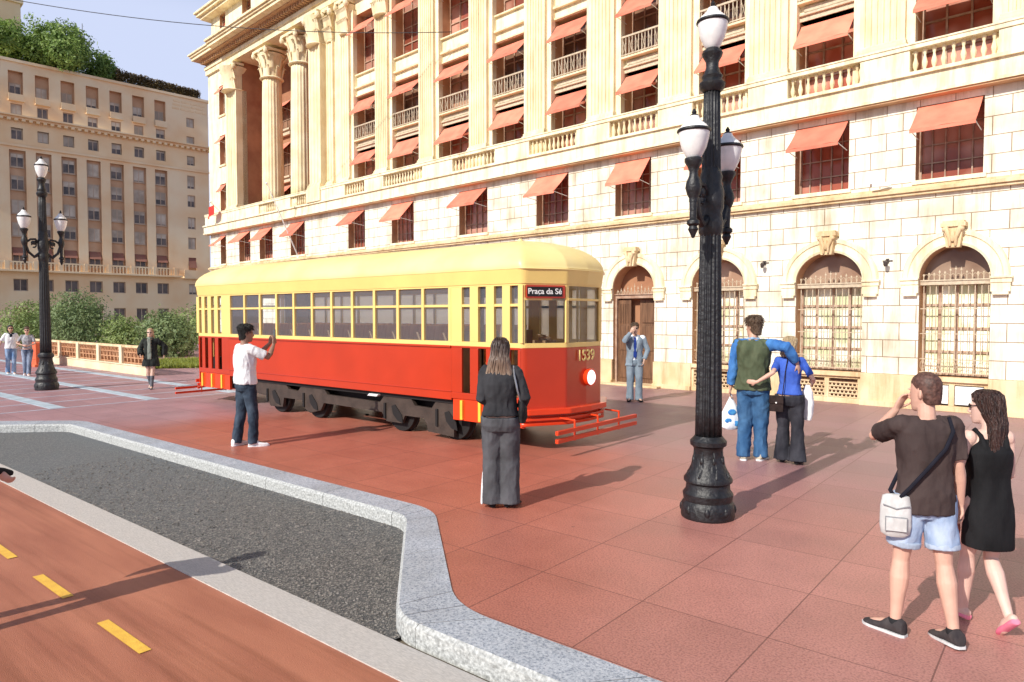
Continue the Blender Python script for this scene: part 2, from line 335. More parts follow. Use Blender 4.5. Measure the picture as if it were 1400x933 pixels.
# ---------------------------------------------------------------- the palace
P0=Vector((-5.1755,17.0592,0)); PR=math.atan2(-.07669,.99705)
def pal(s,off,z):   # facade coordinates to the world: off = distance in front of the wall
    return P0+Vector((.99705,-.07669,0))*s-Vector((.07669,.99705,0))*off+Vector((0,0,z))
stone=stone_blocks('cream_block_stone',(.92,.88,.76),(.86,.80,.67),(.44,.30,.17),.64,.375,.72,.009)
cream=mat('cream_plaster',(.82,.67,.41),.8,col2=(.90,.79,.54),scale=1.6,detail=8,bump=.25,bscale=25,streak=.22)
cream2=mat('pale_cream_plaster',(.86,.75,.50),.8,col2=(.93,.86,.64),scale=2.2,detail=8,bump=.2,bscale=25,streak=.28)
tan=mat('tan_plinth_stone',(.68,.49,.27),.8,col2=(.80,.63,.40),scale=2.,detail=7,bump=.3,bscale=30,streak=.3)
brown=mat('shaded_reveal_plaster',(.50,.27,.14),.85,col2=(.62,.38,.21),scale=2.)  # shade inside the openings is put into this brown colour
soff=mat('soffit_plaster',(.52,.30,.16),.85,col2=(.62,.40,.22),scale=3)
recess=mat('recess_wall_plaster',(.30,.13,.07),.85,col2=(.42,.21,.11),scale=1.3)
grey_st=mat('carved_spandrel_stone',(.52,.44,.31),.85,col2=(.68,.58,.42),scale=14,bump=1,bscale=22)
iron=mat('painted_ironwork',(.46,.36,.25),.6,col2=(.60,.50,.36),scale=12)
framem=mat('window_frame_paint',(.34,.20,.13),.6,col2=(.50,.36,.26),scale=6)
def glassmat(name,a,b,sc,rough=.12,spec=.3):
    m=mat(name,a,rough,col2=b,scale=sc,spec=spec,detail=2,contrast=(.42,.58),rnd=.35); return m
pane_red=glassmat('window_glass_warm',(.32,.085,.05),(.60,.31,.23),.9)
pane_dark=glassmat('window_glass_brown',(.16,.085,.055),(.34,.20,.13),.8)
pane_fan=glassmat('fanlight_glass',(.30,.18,.12),(.46,.32,.23),1.2)
pane_lite=glassmat('window_glass_painted_reflections',(.62,.64,.40),(.95,.95,.80),1.9)  # white-green reflections painted into the pane colour as pale noise
awn=mat('salmon_canvas',(.76,.20,.125),.85,col2=(.86,.27,.17),scale=2.5,bump=.2,bscale=60,rnd=.16)
woodd=mat('dark_door_wood',(.10,.045,.02),.55,col2=(.20,.10,.05),scale=3,stretch=(6,6,.6))
white=mat('white_paint',(.80,.79,.76),.5)
pal_root=empty('palace',P0,PR,'ornate cream stone palace with fluted pilasters, salmon awnings and arched ground floor windows','building')

def wall(mb,s0,s1,z0,z1,y,ops,rev=None):
    """front face with rectangular openings (a,b,c,d,depth); the reveals go to rev"""
    xs=sorted({s0,s1,*[o[0] for o in ops],*[o[1] for o in ops]}); zs=sorted({z0,z1,*[o[2] for o in ops],*[o[3] for o in ops]})
    xs=[x for x in xs if s0<=x<=s1]; zs=[z for z in zs if z0<=z<=z1]
    for i in range(len(xs)-1):
        for j in range(len(zs)-1):
            cx,cz=(xs[i]+xs[i+1])/2,(zs[j]+zs[j+1])/2
            if any(o[0]<cx<o[1] and o[2]<cz<o[3] for o in ops): continue
            mb.quad((xs[i],y,zs[j]),(xs[i+1],y,zs[j]),(xs[i+1],y,zs[j+1]),(xs[i],y,zs[j+1]))
    for a,b,c,d,dep in ops:
        if dep<=0: continue
        if isinstance(rev,list): rv=MB(); rev.append(rv)
        else: rv=rev or mb
        Y=y+dep
        rv.quad((a,y,c),(a,Y,c),(a,Y,d),(a,y,d)); rv.quad((b,y,c),(b,y,d),(b,Y,d),(b,Y,c))
        rv.quad((a,y,c),(b,y,c),(b,Y,c),(a,Y,c)); rv.quad((a,y,d),(a,Y,d),(b,Y,d),(b,y,d))
def window(s0,s1,z0,z1,y,nx,nz,pm,fm=None,parent=None,bw=.025,name='window'):
    mb=MB(); t=.05
    mb.box(s0,s0+t,y-.03,y+.03,z0,z1); mb.box(s1-t,s1,y-.03,y+.03,z0,z1); mb.box(s0+t,s1-t,y-.03,y+.03,z0,z0+t); mb.box(s0+t,s1-t,y-.03,y+.03,z1-t,z1)
    for i in range(1,nx): x=s0+(s1-s0)*i/nx; mb.box(x-bw/2,x+bw/2,y-.025,y+.02,z0+t,z1-t)
    for j in range(1,nz): z=z0+(z1-z0)*j/nz; mb.box(s0+t,s1-t,y-.022,y+.017,z-bw/2,z+bw/2)
    fo=mb.build(name,fm or framem,parent or pal_root,fix=False)
    pb=MB(); pb.quad((s0,y+.022,z0),(s1,y+.022,z0),(s1,y+.022,z1),(s0,y+.022,z1)); pb.build('pane',pm,fo,fix=False)
    return fo
def awning(s0,s1,z,y,drop=.62,out=.66,sag=.0):
    rq=random.Random(int(s0*997+z*131)); drop*=rq.uniform(.86,1.14); out*=rq.uniform(.85,1.12); sag=rq.uniform(.0,.035); mb=MB(); n=6
    def pt(u,v,dz=0): return (s0+(s1-s0)*u, y-out*v, z-drop*v-sag*sin(PI*v)+.012*sin(u*PI*3+s0)*v+dz)
    vs=[pt(i/n,j/4) for j in range(5) for i in range(n+1)]+[pt(i/n,j/4,-.012) for j in range(5) for i in range(n+1)]
    N=5*(n+1); fs=[]
    for j in range(4):
        for i in range(n):
            a=j*(n+1)+i; fs.append((a,a+1,a+n+2,a+n+1)); fs.append((a+N,a+n+1+N,a+n+2+N,a+1+N))
    mb.add(vs,fs)
    mb.box(s0,s1,y-out-.008,y-out+.004,z-drop-.07,z-drop)
    o=mb.build('awning',awn,pal_root,fix=False)
    for x in (s0+.015,s1-.015): r=MB(); r.tube([(x,y,z-drop-.08),(x,y-out,z-drop-.01)],.010,5,capr=False); r.build('awning_arm',white,o,smooth=True)
    return o
# lower wall ------------------------------------------------------
W2=[(-31.8,-31.1),(-29.52,-28.22),(-27.2,-25.82),(-24.04,-22.71),(-19.1,-17.85),(-16.0,-14.6),(-12.0,-10.55),(-8.3,-6.98),(-5.24,-4.04),(-2.66,-1.42),(-.06,1.15),(2.49,3.7),(5.1,6.3)]
AR=[(-15.95,-14.65,0),(-11.95,-10.6,0),(-8.3,-6.95,0),(-5.29,-3.9,1),(-2.73,-1.28,0),(.01,1.49,0),(2.61,3.88,0),(5.25,6.6,0)]
ZS=2.78; ops=[(a,b,4.87,6.42,.34) for a,b in W2]
mb=MB(); rvl=[]
SL,SR=-33.1,10.
wall(mb,SL,SR,4.0,6.6,0,ops,rvl)
# arches: wall strip .72..4.0 with arch openings
aops=[(a,b,.72,4.0,0) for a,b,_ in AR]; wall(mb,SL,SR,.72,4.0,0,aops,None)
for a,b,door in AR:
    c=(a+b)/2; r=(b-a)/2; h=3.46-ZS; N=20; dep=.42; rv=MB(); rvl.append(rv)
    pts=[(c-r*cos(PI*k/N),ZS+h*sin(PI*k/N)) for k in range(N+1)]
    for k in range(N):
        p,q=pts[k],pts[k+1]; mb.quad((p[0],0,p[1]),(q[0],0,q[1]),(q[0],0,4.0),(p[0],0,4.0)); rv.quad((p[0],0,p[1]),(p[0],dep,p[1]),(q[0],dep,q[1]),(q[0],0,q[1]))
    z0=.14 if door else .72
    for x in (a,b): rv.quad((x,0,z0),(x,dep,z0),(x,dep,ZS),(x,0,ZS))
    if not door: rv.box(a,b,0,dep,.66,.715)
# side return of the building at the left corner, and its back
mb.quad((SL,0,0),(SL,14,0),(SL,14,6.6),(SL,0,6.6))
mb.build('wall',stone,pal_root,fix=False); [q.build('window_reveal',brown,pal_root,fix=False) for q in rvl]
# plinth
dops=[(a,b,.0,.72,0) for a,b,_ in AR]
for (x0,x1) in zip([SL-.06]+[b for a,b,_ in AR],[a for a,b,_ in AR]+[SR]):
    mb=MB(); mb.box(x0,x1,-.07,.3,.0,.72); mb.box(x0,x1,-.12,-.068,0,.12); mb.build('plinth',tan,pal_root,bevel=.008)
for a,b,door in AR:
    if not door: 
        mb=MB(); mb.box(a,b,-.02,.3,0,.12); mb.box(a,b,.02,.1,.56,.66); mb.box(a,b,-.05,.05,.62,.722); mb.box(a,a+.07,-.02,.3,.12,.56); mb.box(b-.07,b,-.02,.3,.12,.56); mb.box((a+b)/2-.05,(a+b)/2+.05,-.02,.3,.12,.56); mb.build('apron',tan,pal_root,bevel=.008)
for i,(a,b,door) in enumerate(AR):
    if door: continue
    m_=(a+b)/2
    for k,(x0,x1) in enumerate(((a+.07,m_-.05),(m_+.05,b-.07))):
        if i==6:
            v=MB(); v.box(x0+.01,x1-.01,.0,.04,.16,.54); v.build('vent_cover',white,pal_root,bevel=.005); continue
        v=MB(); v.box(x0,x1,.12,.14,.12,.56); v.m=1
        nx=7; 
        for r_ in range(5):
            z=.14+r_*.083
            v.box(x0,x1,.0,.03,z-.012,z+.012)
            for q in range(nx):
                xx=x0+(x1-x0)*(q+.5*(r_%2))/nx; w_=(x1-x0)/nx
                if r_<4: v.prism([(xx,z),(xx+w_*.5,z),(xx+w_*.25,z+.083)],.0,.03)
        v.build('vent_grille',[woodd,tan],pal_root)
# archivolts, imposts, keystones
for a,b,door in AR:
    c=(a+b)/2; r=(b-a)/2; h=3.46-ZS; mb=MB()
    N=28; secs=[(0,.0),(0.0,-.05),(.05,-.07),(.09,-.05),(.2,-.06),(.22,-.09),(.30,-.10),(.32,-.06),(.33,.0)]
    rr=[]
    for k in range(N+1):
        t=PI*k/N; rr.append([(c-(r+d)*cos(t),y,ZS+(h+d)*sin(t)) for d,y in secs])
    m2=len(secs); vs=[p for q in rr for p in q]; mb.add(vs,[(k*m2+i,(k+1)*m2+i,(k+1)*m2+i+1,k*m2+i+1) for k in range(N) for i in range(m2-1)])
    mb.build('arch_moulding',cream2,pal_root,smooth=True,fix=False)
    for sgn,x in ((-1,a),(1,b)):
        mb=MB(); x1=x+sgn*.35; mb.box(x,x1,-.10,.0,ZS-.12,ZS); mb.box(x,x+sgn*.33,-.08,0,ZS-.30,ZS-.12); mb.box(x,x1+sgn*.02,-.13,0,ZS-.03,ZS+.015); mb.box(x+sgn*.03,x+sgn*.30,-.10,0,ZS-.36,ZS-.30); mb.build('impost',cream2,pal_root,bevel=.008)
    mb=MB(); mb.prism([(c-.12,3.40),(c+.12,3.40),(c+.17,3.82),(c-.17,3.82)],-.2,.0); mb.box(c-.22,c+.22,-.24,0,3.82,3.9); mb.box(c-.19,c+.19,-.21,0,3.9,3.94)
    for sg in (-1,1):
        mb.tube([(c+sg*.12,-.22,3.78),(c+sg*.06,-.24,3.6),(c+sg*.05,-.22,3.44)],[.05,.035,.025],8); mb.ell((c+sg*.14,-.22,3.77),.06,.05,.05,8,6)
    mb.ell((c,-.23,3.62),.05,.05,.12,8,6)
    mb.build('keystone',tan,pal_root,smooth=True)
    if door: continue
    # window behind the grille
    window(a,b,.74,ZS-.05,.36,4,4,pane_lite if a>-4 else pane_dark,parent=pal_root,bw=.05)
    g=MB(); N=20; pts=[(c-r*cos(PI*k/N),.37,ZS+h*sin(PI*k/N)) for k in range(N+1)]
    g.add(pts+[(c,.37,ZS-.06)],[(k,k+1,N+1) for k in range(N)]); g.quad((a,.37,ZS-.06),(b,.37,ZS-.06),(b,.37,ZS),(a,.37,ZS)); g.build('fanlight_pane',pane_fan,pal_root,fix=False)
    g=MB(); y=.14
    g.box(a,b,y-.05,y+.06,ZS-.13,ZS-.04); g.box(a,b,y-.07,y+.08,ZS-.05,ZS-.02)
    nb=11
    for k in range(nb):
        x=a+(b-a)*(k+.5)/nb; g.tube([(x,y,.76),(x,y,ZS-.13)],.011,6,capr=False)
    for z in (.80,1.08,1.62,2.15): g.box(a,b,y-.012,y+.012,z-.01,z+.01)
    for k in range(nb):  # scroll row at the foot
        x=a+(b-a)*(k+.5)/nb
        for q in range(7):
            t0,t1=PI*2*q/7,PI*2*(q+1)/7; g.tube([(x+.045*cos(t0),y-.01,.94+.10*sin(t0)),(x+.045*cos(t1),y-.01,.94+.10*sin(t1))],.006,4,capr=False)
    # cresting: spikes and scrolls above the transom bar
    for k in range(13):
        u=(k+.5)/13; x=a+(b-a)*u; hh=.10+.16*(1-abs(u-.5)*2)*(1 if k%2 else .55)+(.07 if k==6 else 0)
        g.tube([(x,y,ZS-.02),(x,y,ZS+hh)],[.012,.006],5,capr=False); g.ell((x,y,ZS+hh*.75),.022,.012,.03,6,5)
        if k<12:
            x2=a+(b-a)*(k+1)/13
            for q in range(5):
                t0,t1=PI*q/5,PI*(q+1)/5; g.tube([(x2-.05*cos(t0),y,ZS+.0+.10*sin(t0)),(x2-.05*cos(t1),y,ZS+.10*sin(t1))],.006,4,capr=False)
    g.build('iron_grille',iron,pal_root,fix=False)
# door
a,b=-5.29,-3.9; c=(a+b)/2; dz=2.50
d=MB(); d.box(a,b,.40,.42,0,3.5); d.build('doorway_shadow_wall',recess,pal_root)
d=MB(); d.box(c+.03,b-.05,.30,.35,.03,dz-.03)
for z0,z1 in ((.2,.85),(1.0,1.7),(1.8,2.35)): d.box(c+.12,b-.14,.27,.3,z0,z1)
dd=d.build('door',woodd,pal_root,bevel=.006)
h_=MB(); h_.tube([(c+.1,.25,1.05),(c+.1,.25,1.3)],.012,6); h_.build('handle',iron,dd,smooth=True)
d=MB(); d.box(a+.05,a+.5,.18,.23,.03,dz-.03)
for z0,z1 in ((.2,.85),(1.0,1.7)): d.box(a+.12,a+.43,.16,.18,z0,z1)
for k in range(6): d.tube([(a+.12+k*.06,.165,1.78),(a+.12+k*.06,.165,2.35)],.008,5,capr=False)
d.build('door',woodd,pal_root,bevel=.006)
d=MB(); d.box(a,b,.1,.3,dz,dz+.10); d.box(a,b,.06,.32,dz+.10,dz+.13); d.box(a,a+.06,.1,.3,0,dz); d.box(b-.06,b,.1,.3,0,dz); d.build('door_frame',framem,pal_root,bevel=.005)
g=MB()
for k in range(12):
    u=(k+.5)/12; x=a+(b-a)*u; hh=.12+.2*(1-abs(u-.5)*2)*(1 if k%2 else .6); g.tube([(x,.15,dz+.13),(x,.15,dz+.13+hh)],[.012,.006],5,capr=False); g.ell((x,.15,dz+.1+hh*.8),.022,.012,.03,6,5)
    for q in range(5):
        t0,t1=PI*q/5,PI*(q+1)/5; g.tube([(x-.05*cos(t0),.15,dz+.13+.1*sin(t0)),(x-.05*cos(t1),.15,dz+.13+.1*sin(t1))],.006,4,capr=False)
g.build('transom_grille',iron,pal_root,fix=False)
d=MB(); d.box(a-.3,b+.3,-.35,.4,0,.06); d.build('doorstep',tan,pal_root,bevel=.01)
# string course below the upper windows
mb=MB(); mb.box(SL-.05,SR,-.10,.0,4.56,4.62); mb.box(SL-.08,SR,-.15,.0,4.62,4.70); mb.box(SL-.05,SR,-.07,0,4.70,4.76); mb.build('string_course',tan,pal_root,bevel=.01)
for a,b in W2:
    mb=MB(); mb.box(a-.06,b+.06,-.06,.34,4.78,4.87); mb.build('sill',cream2,pal_root,bevel=.006)
    window(a,b,4.87,6.42,.32,5,4,pane_red)
    awning(a+.03,b-.03,6.40,-.005,.60,.62)
# cornice band with the balustrade
mb=MB(); y0=-.30
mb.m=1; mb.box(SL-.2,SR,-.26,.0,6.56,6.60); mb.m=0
mb.box(SL-.3,SR,y0,.5,6.60,6.66); mb.box(SL-.3,SR,y0+.04,.5,6.66,7.02); mb.box(SL-.3,SR,y0-.03,.5,7.02,7.09)
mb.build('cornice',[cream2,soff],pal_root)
BAL=[(5.1,6.7),(2.41,3.95),(-.15,1.44),(-2.62,-1.12),(-5.25,-3.66),(-8.36,-6.45),(-12.03,-9.9),(-16.15,-13.7),(-18.9,-17.45),(-23.5,-21.86),(-26.65,-24.91)]
ed=sorted([SR]+[v for p in BAL for v in p]+[-33.1]); 
mb=MB()
for k in range(0,len(ed),2):
    mb.box(ed[k],ed[k+1],y0,y0+.22,7.09,7.55)
mb.box(-33.1,SR,y0-.03,y0+.25,7.55,7.64); mb.box(-33.1,SR,y0-.05,y0+.27,7.64,7.68)
mb.build('parapet',cream2,pal_root,bevel=.01)
bprof=[(.045,0),(.045,.03),(.025,.05),(.05,.13),(.055,.18),(.03,.28),(.022,.33),(.035,.38),(.045,.42),(.045,.46)]
for a,b in BAL:
    mb=MB(); nb=max(6,round((b-a)/.175))
    for k in range(nb): mb.lathe([(r,7.09+z) for r,z in bprof],a+(b-a)*(k+.5)/nb,y0+.11,8)
    mb.build('balustrade',cream,pal_root,smooth=True,fix=False)
# upper storeys ---------------------------------------------------
PIL=[(3.95,4.85),(1.34,2.24),(-1.22,-.28),(-3.73,-2.83),(-6.21,-5.31),(-8.77,-7.95),(-11.42,-10.58),(-14.23,-13.39),(-17.06,-16.24)]
def pilaster(a,b,y,z0=7.09,z1=14.0,nf=6,cap=True,dp=.5):
    mb=MB(); w_=b-a
    poly=[(a,y+dp),(a,y)]; fw=w_*.84/nf
    for k in range(nf):
        x=a+w_*.08+fw*k
        poly+=[(x+fw*.18,y),(x+fw*.28,y+.035),(x+fw*.72,y+.035),(x+fw*.82,y)]
    poly+=[(b,y),(b,y+dp)]
    n=len(poly); mb.add([(p[0],p[1],z0+.35) for p in poly]+[(p[0],p[1],z1) for p in poly],[(i,i+1,i+1+n,i+n) for i in range(n-1)])
    o=mb.build('pilaster',cream,pal_root,fix=False)
    mb=MB(); mb.box(a-.10,b+.10,y-.14,y+dp,z0,z0+.6); mb.box(a-.07,b+.07,y-.11,y+dp,z0+.6,z0+.70); mb.box(a-.04,b+.04,y-.08,y+dp,z0+.70,z0+.78); mb.box(a-.02,b+.02,y-.04,y+dp,z0+.78,z0+.84)
    mb.build('pilaster_base',cream,o,bevel=.015)
    if cap: capital((a+b)/2,y+.2,z1,w_/2,o,True)
    return o
def capital(cx,cy,z,r,parent,square=False,h=1.35):
    mb=MB(); mb.lathe([(r*1.04,z-.03),(r*1.1,z),(r*1.04,z+.05),(r*.92,z+.08),(r*.95,z+h*.5),(r*1.25,z+h*.88)],cx,cy,16)
    if square: mb.box(cx-r*.95,cx+r*.95,cy-.22,cy+.2,z,z+h*.9)
    for row,(zz,n,hh,pr) in enumerate(((.08,8,.42,.16),(.38,8,.46,.2))):
        for k in range(n):
            t=2*PI*(k+.5*row)/n; 
            if square:
                if row==0 or True:
                    u=(k/(n-1)-.5)*2; px,py,dx,dy=cx+u*r*.95,cy-.22,0,-1
            else: px,py,dx,dy=cx+r*.95*cos(t),cy+r*.95*sin(t),cos(t),sin(t)
            z0=z+zz*h; mb.tube([(px,py,z0),(px+dx*pr*.35,py+dy*pr*.35,z0+hh*h*.5),(px+dx*pr*.8,py+dy*pr*.8,z0+hh*h*.85),(px+dx*pr*1.15,py+dy*pr*1.15,z0+hh*h*.72)],[.07,.075,.06,.03],6,ref=(dx,dy,0),flat=.5)
    for sx in (-1,1):
        for sy in ((-1,) if square else (-1,1)):
            X,Y=cx+sx*r*1.15,cy+sy*(r*1.15 if not square else .34); mb.ell((X,Y,z+h*.86),.13,.13,.15,8,6); mb.tube([(cx+sx*r*.5,Y*.5+cy*.5,z+h*.55),(X,Y,z+h*.86)],[.04,.06],6)
    mb.box(cx-r*1.25,cx+r*1.25,cy-(r*1.25 if not square else .42),cy+(r*1.25 if not square else .2),z+h*.93,z+h*1.02)
    mb.ell((cx,cy-(r*1.25 if not square else .4),z+h*.93),.1,.06,.1,8,6)
    mb.build('capital',cream,parent,smooth=True)
for a,b in PIL: pilaster(a,b,-.02)
# corner pier: a cluster of three shafts
pilaster(-21.81,-20.85,-.25,nf=3); pilaster(-20.7,-20.2,-.02,nf=2); pilaster(-19.6,-18.95,-.02,nf=3)
mb=MB(); mb.box(-20.85,-19.6,.1,.5,7.09,15.6); mb.build('pier_core',cream,pal_root)
bays=[]; pe=sorted(PIL)
for (a,b),(c_,d_) in zip(pe,pe[1:]): bays.append((b,c_))
bays.insert(0,(-18.95,-17.06)); 
wallm=MB(); revm=[]
YB=.30
for a,b in bays:
    j=.17
    wallm.box(a,a+j,.10,YB,7.09,14.9); wallm.box(b-j,b,.10,YB,7.09,14.9)
    A,B=a+j,b-j
    o3=[(A,B,7.09,9.02,.42),(A,B,9.44,11.28,.42),(A,B,12.22,14.75,.42)]
    wall(wallm,a,b,7.09,15.6,YB,o3,revm)
    trim=MB(); sp=MB()
    sp.box(A,B,YB-.02,YB+.3,9.02,9.14); sp.box(A,B,YB-.08,YB+.3,9.14,9.20); sp.box(A+.1,B-.1,YB-.05,YB,9.22,9.34)
    for q_,(u0,u1,yy,yz,h0,h1) in enumerate(((A,B,YB-.20,YB+.1,9.38,9.44),(a+.01,b-.01,YB-.12,YB,11.62,11.70),(a+.01,b-.01,YB-.06,YB,11.30,11.36),(a+.01,b-.01,YB-.10,YB,12.16,12.22))):
        t_=MB(); t_.box(u0,u1,yy,yz,h0,h1); t_.build('balcony_slab' if q_==0 else 'moulding',cream,pal_root,bevel=.012)
    for q,(z0,z1,nz) in enumerate(((7.12,9.02,3),(9.44,11.28,3),(12.22,14.75,4))):
        window(A,B,z0,z1,YB+.40,3,nz,pane_red if q!=1 else pane_dark,bw=.04)
    sp.build('spandrel',grey_st,pal_root,bevel=.01); s_=MB()
    nb=11
    for k in range(nb+1):
        x=A+.03+(B-A-.06)*k/nb; s_.box(x-.011,x+.011,YB-.16,YB-.14,9.46,10.0)
        if k<nb and k%2==0:
            x2=A+.03+(B-A-.06)*(k+1)/nb; s_.tube([(x,YB-.15,9.52),(x2,YB-.15,9.92)],.008,4,capr=False); s_.tube([(x2,YB-.15,9.52),(x,YB-.15,9.92)],.008,4,capr=False)
    s_.box(A,B,YB-.175,YB-.125,9.98,10.03); s_.box(A,B,YB-.165,YB-.135,9.48,9.51)
    s_.build('balcony_railing',iron,pal_root,fix=False)
    awning(A+.03,B-.03,8.92,YB+.02,.60,.52); awning(A+.03,B-.03,11.12,YB+.02,.58,.5); awning(A+.03,B-.03,14.35,YB+.02,.62,.5)
wall(wallm,4.85,SR,7.09,15.6,YB,[],revm)
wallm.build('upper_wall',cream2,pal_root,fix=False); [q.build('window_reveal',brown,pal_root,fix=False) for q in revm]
# portico at the left
YP=2.1
mb=MB(); wall(mb,-30.0,-21.0,7.09,15.6,YP,[],None); mb.quad((-29.55,.3,7.09),(-29.55,YP,7.09),(-29.55,YP,15.6),(-29.55,.3,15.6)); mb.quad((-21.3,.2,7.09),(-21.3,YP,7.09),(-21.3,YP,15.6),(-21.3,.2,15.6)); mb.quad((-30,.2,15.55),(-21,.2,15.55),(-21,YP,15.55),(-30,YP,15.55))
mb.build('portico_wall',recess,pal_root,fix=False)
pilaster(-30.76,-29.55,-.05,nf=5,dp=.6)
mb=MB(); mb.box(-30.76,-29.552,.45,YP,7.09,15.5); mb.build('portico_pier',tan,pal_root)
for cx in (-26.75,-23.85):
    mb=MB(); r=.54
    prof=[(r*(1-.14*(t/12)**1.6),7.75+6.2*t/12) for t in range(13)]
    mb.lathe(prof,cx,.55,80,.07,20); col=mb.build('column',cream,pal_root,smooth='all',fix=False)
    mb=MB(); mb.box(cx-.75,cx+.75,-.2,1.3,7.09,7.5); mb.lathe([(.74,7.5),(.78,7.56),(.74,7.62),(.66,7.65),(.68,7.72),(.62,7.76)],cx,.55,24); mb.build('column_base',cream,col,smooth=True)
    capital(cx,.55,13.95,.55,col)
for c in (-28.2,-25.2,-22.4):
    for z0,z1 in ((7.2,9.0),(9.5,11.3),(12.0,13.5)):
        window(c-.65,c+.65,z0,z1,YP-.05,3,3,pane_dark); awning(c-.62,c+.62,z1-.03,YP-.08,.55,.55)
        mb=MB(); mb.box(c-.8,c+.8,YP-.3,YP-.02,z0-.14,z0-.04); mb.box(c-.7,c+.7,YP-.2,YP-.02,z0-.35,z0-.14); mb.build('sill',grey_st,pal_root,bevel=.01)
# left end strip
mb=MB(); rv=[]; eops=[(-31.72,-31.0,z0,z1,.3) for z0,z1 in ((7.75,9.25),(10.3,11.9),(13.0,14.6),(17.55,18.5))]
wall(mb,-33.1,-30.7,7.09,15.5,0,eops[:3],rv); mb.quad((SL,0,6.6),(SL,14,6.6),(SL,14,15.5),(SL,0,15.5)); 
wall(mb,-32.8,SR,17.0,20.5,.1,[eops[3]]+[(s-.5,s+.5,17.6,19.2,.3) for s in (-28.5,-25.5,-22.5)],rv); mb.quad((-32.8,.1,17),(-32.8,14,17),(-32.8,14,20.5),(-32.8,.1,20.5))
mb.build('end_wall',cream2,pal_root,fix=False); [q.build('window_reveal',brown,pal_root,fix=False) for q in rv]
for a,b,z0,z1,_ in eops: window(a,b,z0,z1,.28,2,3,pane_red)
for s in (-28.5,-25.5,-22.5): window(s-.5,s+.5,17.6,19.2,.38,2,3,pane_red)
for z0,z1 in ((7.75,9.25),(10.3,11.9),(13.0,14.6)):
    mb=MB(); mb.box(-31.8,-30.92,-.06,.1,z0-.1,z0); mb.build('sill',cream,pal_root)
    awning(-31.7,-31.02,z1-.05,.0,.35,.3)
# entablature
mb=MB(); mb.box(SL-.05,SR,-.12,2.2,15.5,15.78); mb.box(SL-.08,SR,-.18,2.2,15.78,15.96); mb.m=0
mb.box(SL-.05,SR,-.10,1,15.96,16.2)
mb.m=1
k=SL
while k<SR: mb.box(k,k+.13,-.42,-.1,16.05,16.22); k+=.24
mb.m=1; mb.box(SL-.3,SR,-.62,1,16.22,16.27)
mb.m=0; mb.box(SL-.5,-30.9,-.72,1,16.27,16.42); mb.box(SL-.55,-30.9,-.8,1,16.42,16.52); mb.box(SL-.62,-30.9,-.88,1,16.52,16.60)
mb.box(-30.9,SR,-.95,1,16.27,16.42); mb.box(-30.9,SR,-1.03,1,16.42,16.52); mb.box(-30.9,SR,-1.12,1,16.52,16.62); mb.box(-32.8,SR,-.2,1,16.62,17.0)
mb.box(-33.2,SR,-.35,1,18.55,18.7); mb.box(-33.4,SR,-.5,1,18.7,18.85); mb.box(-33.5,SR,-.6,1,18.85,18.95); mb.box(-33.6,SR,-.7,3,20.3,20.6)
mb.build('entablature',[cream,soff],pal_root)
# roof slab and back so the block is closed from the side
mb=MB(); mb.box(SL+.05,SR,.6,14,20.4,20.6); mb.quad((SL,14,0),(SR,14,0),(SR,14,20.5),(SL,14,20.5)); mb.build('roof',tan,pal_root,fix=False)
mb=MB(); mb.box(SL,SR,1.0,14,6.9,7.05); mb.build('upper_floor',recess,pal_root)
# fittings
def bracket_lamp(s,z):
    o=MB(); o.tube([(0,0,0),(0,-.10,.03),(0,-.16,-.02)],.012,6); o.box(-.03,.03,-.02,0,-.05,.05); o.lathe([(.03,-.13),(.045,-.09),(.05,-.03),(.02,-.01)],0,-.16,10); o.box(-.10,.1,-.03,-.005,-.005,.012)
    q=o.build('wall_lamp',mat('dark_bracket_metal',(.06,.045,.04),.5),smooth=True); q.location=pal(s,.0,z); q.rotation_euler=(0,0,PR); return q
tag(bracket_lamp(-.76,3.30),'small dark bracket lamp on the wall between the first two barred arches','wall lamp')
tag(bracket_lamp(1.99,3.20),'small dark bracket lamp on the wall between the two rightmost arches','wall lamp')
o=MB(); o.box(-.16,.16,-.14,-.06,.0,.09); o.box(.16,.2,-.13,-.07,.01,.08); o.tube([(0,0,-.02),(0,-.1,0)],.012,6); o.m=1; o.box(-.19,-.16,-.13,-.07,.015,.075)
c_=o.build('security_camera',[white,woodd],bevel=.006); c_.location=pal(1.83,.1,4.80); c_.rotation_euler=(0,0,PR+.3); tag(c_,'white security camera on the ledge beneath the right end salmon awnings','camera')
def wallpole(name,s0,z0,s1,z1,off,label,cat,r=.035,m=white):
    a=pal(s0,.0,z0); b=pal(s1,off,z1); o=MB(); o.tube([(0,0,0),(b-a)],[r,r*.6],8); o.ell(b-a,.06,.06,.06,8,6); o.ell((0,0,0),.09,.09,.09,8,6)
    q=o.build(name,m,smooth=True); q.location=a; return tag(q,label,cat)
wallpole('flagpole',-23.3,4.75,-23.0,7.95,1.7,'bare white pole slanting outward from the palace wall near its corner pier','flagpole')
wallpole('flagpole',-30.9,7.3,-30.9,8.1,.9,'short white pole carrying the red flag at the palace corner','flagpole',.03)
fl=MB(); n=6
vs=[]; 
for j in range(5):
    for i in range(n): vs.append((-.75*i/(n-1)-.03*j, .06*sin(i*1.4+j*.5), -.14*j-.04*i))
fl.add(vs,[(j*n+i,j*n+i+1,(j+1)*n+i+1,(j+1)*n+i) for j in range(4) for i in range(n-1)])
q=fl.build('flag',mat('red_flag_cloth',(.62,.03,.02),.8),smooth='all',fix=False); q.location=pal(-30.85,.75,8.02); q.rotation_euler=(0,0,PR); tag(q,'small red flag hanging at the far corner of the cream palace','flag')
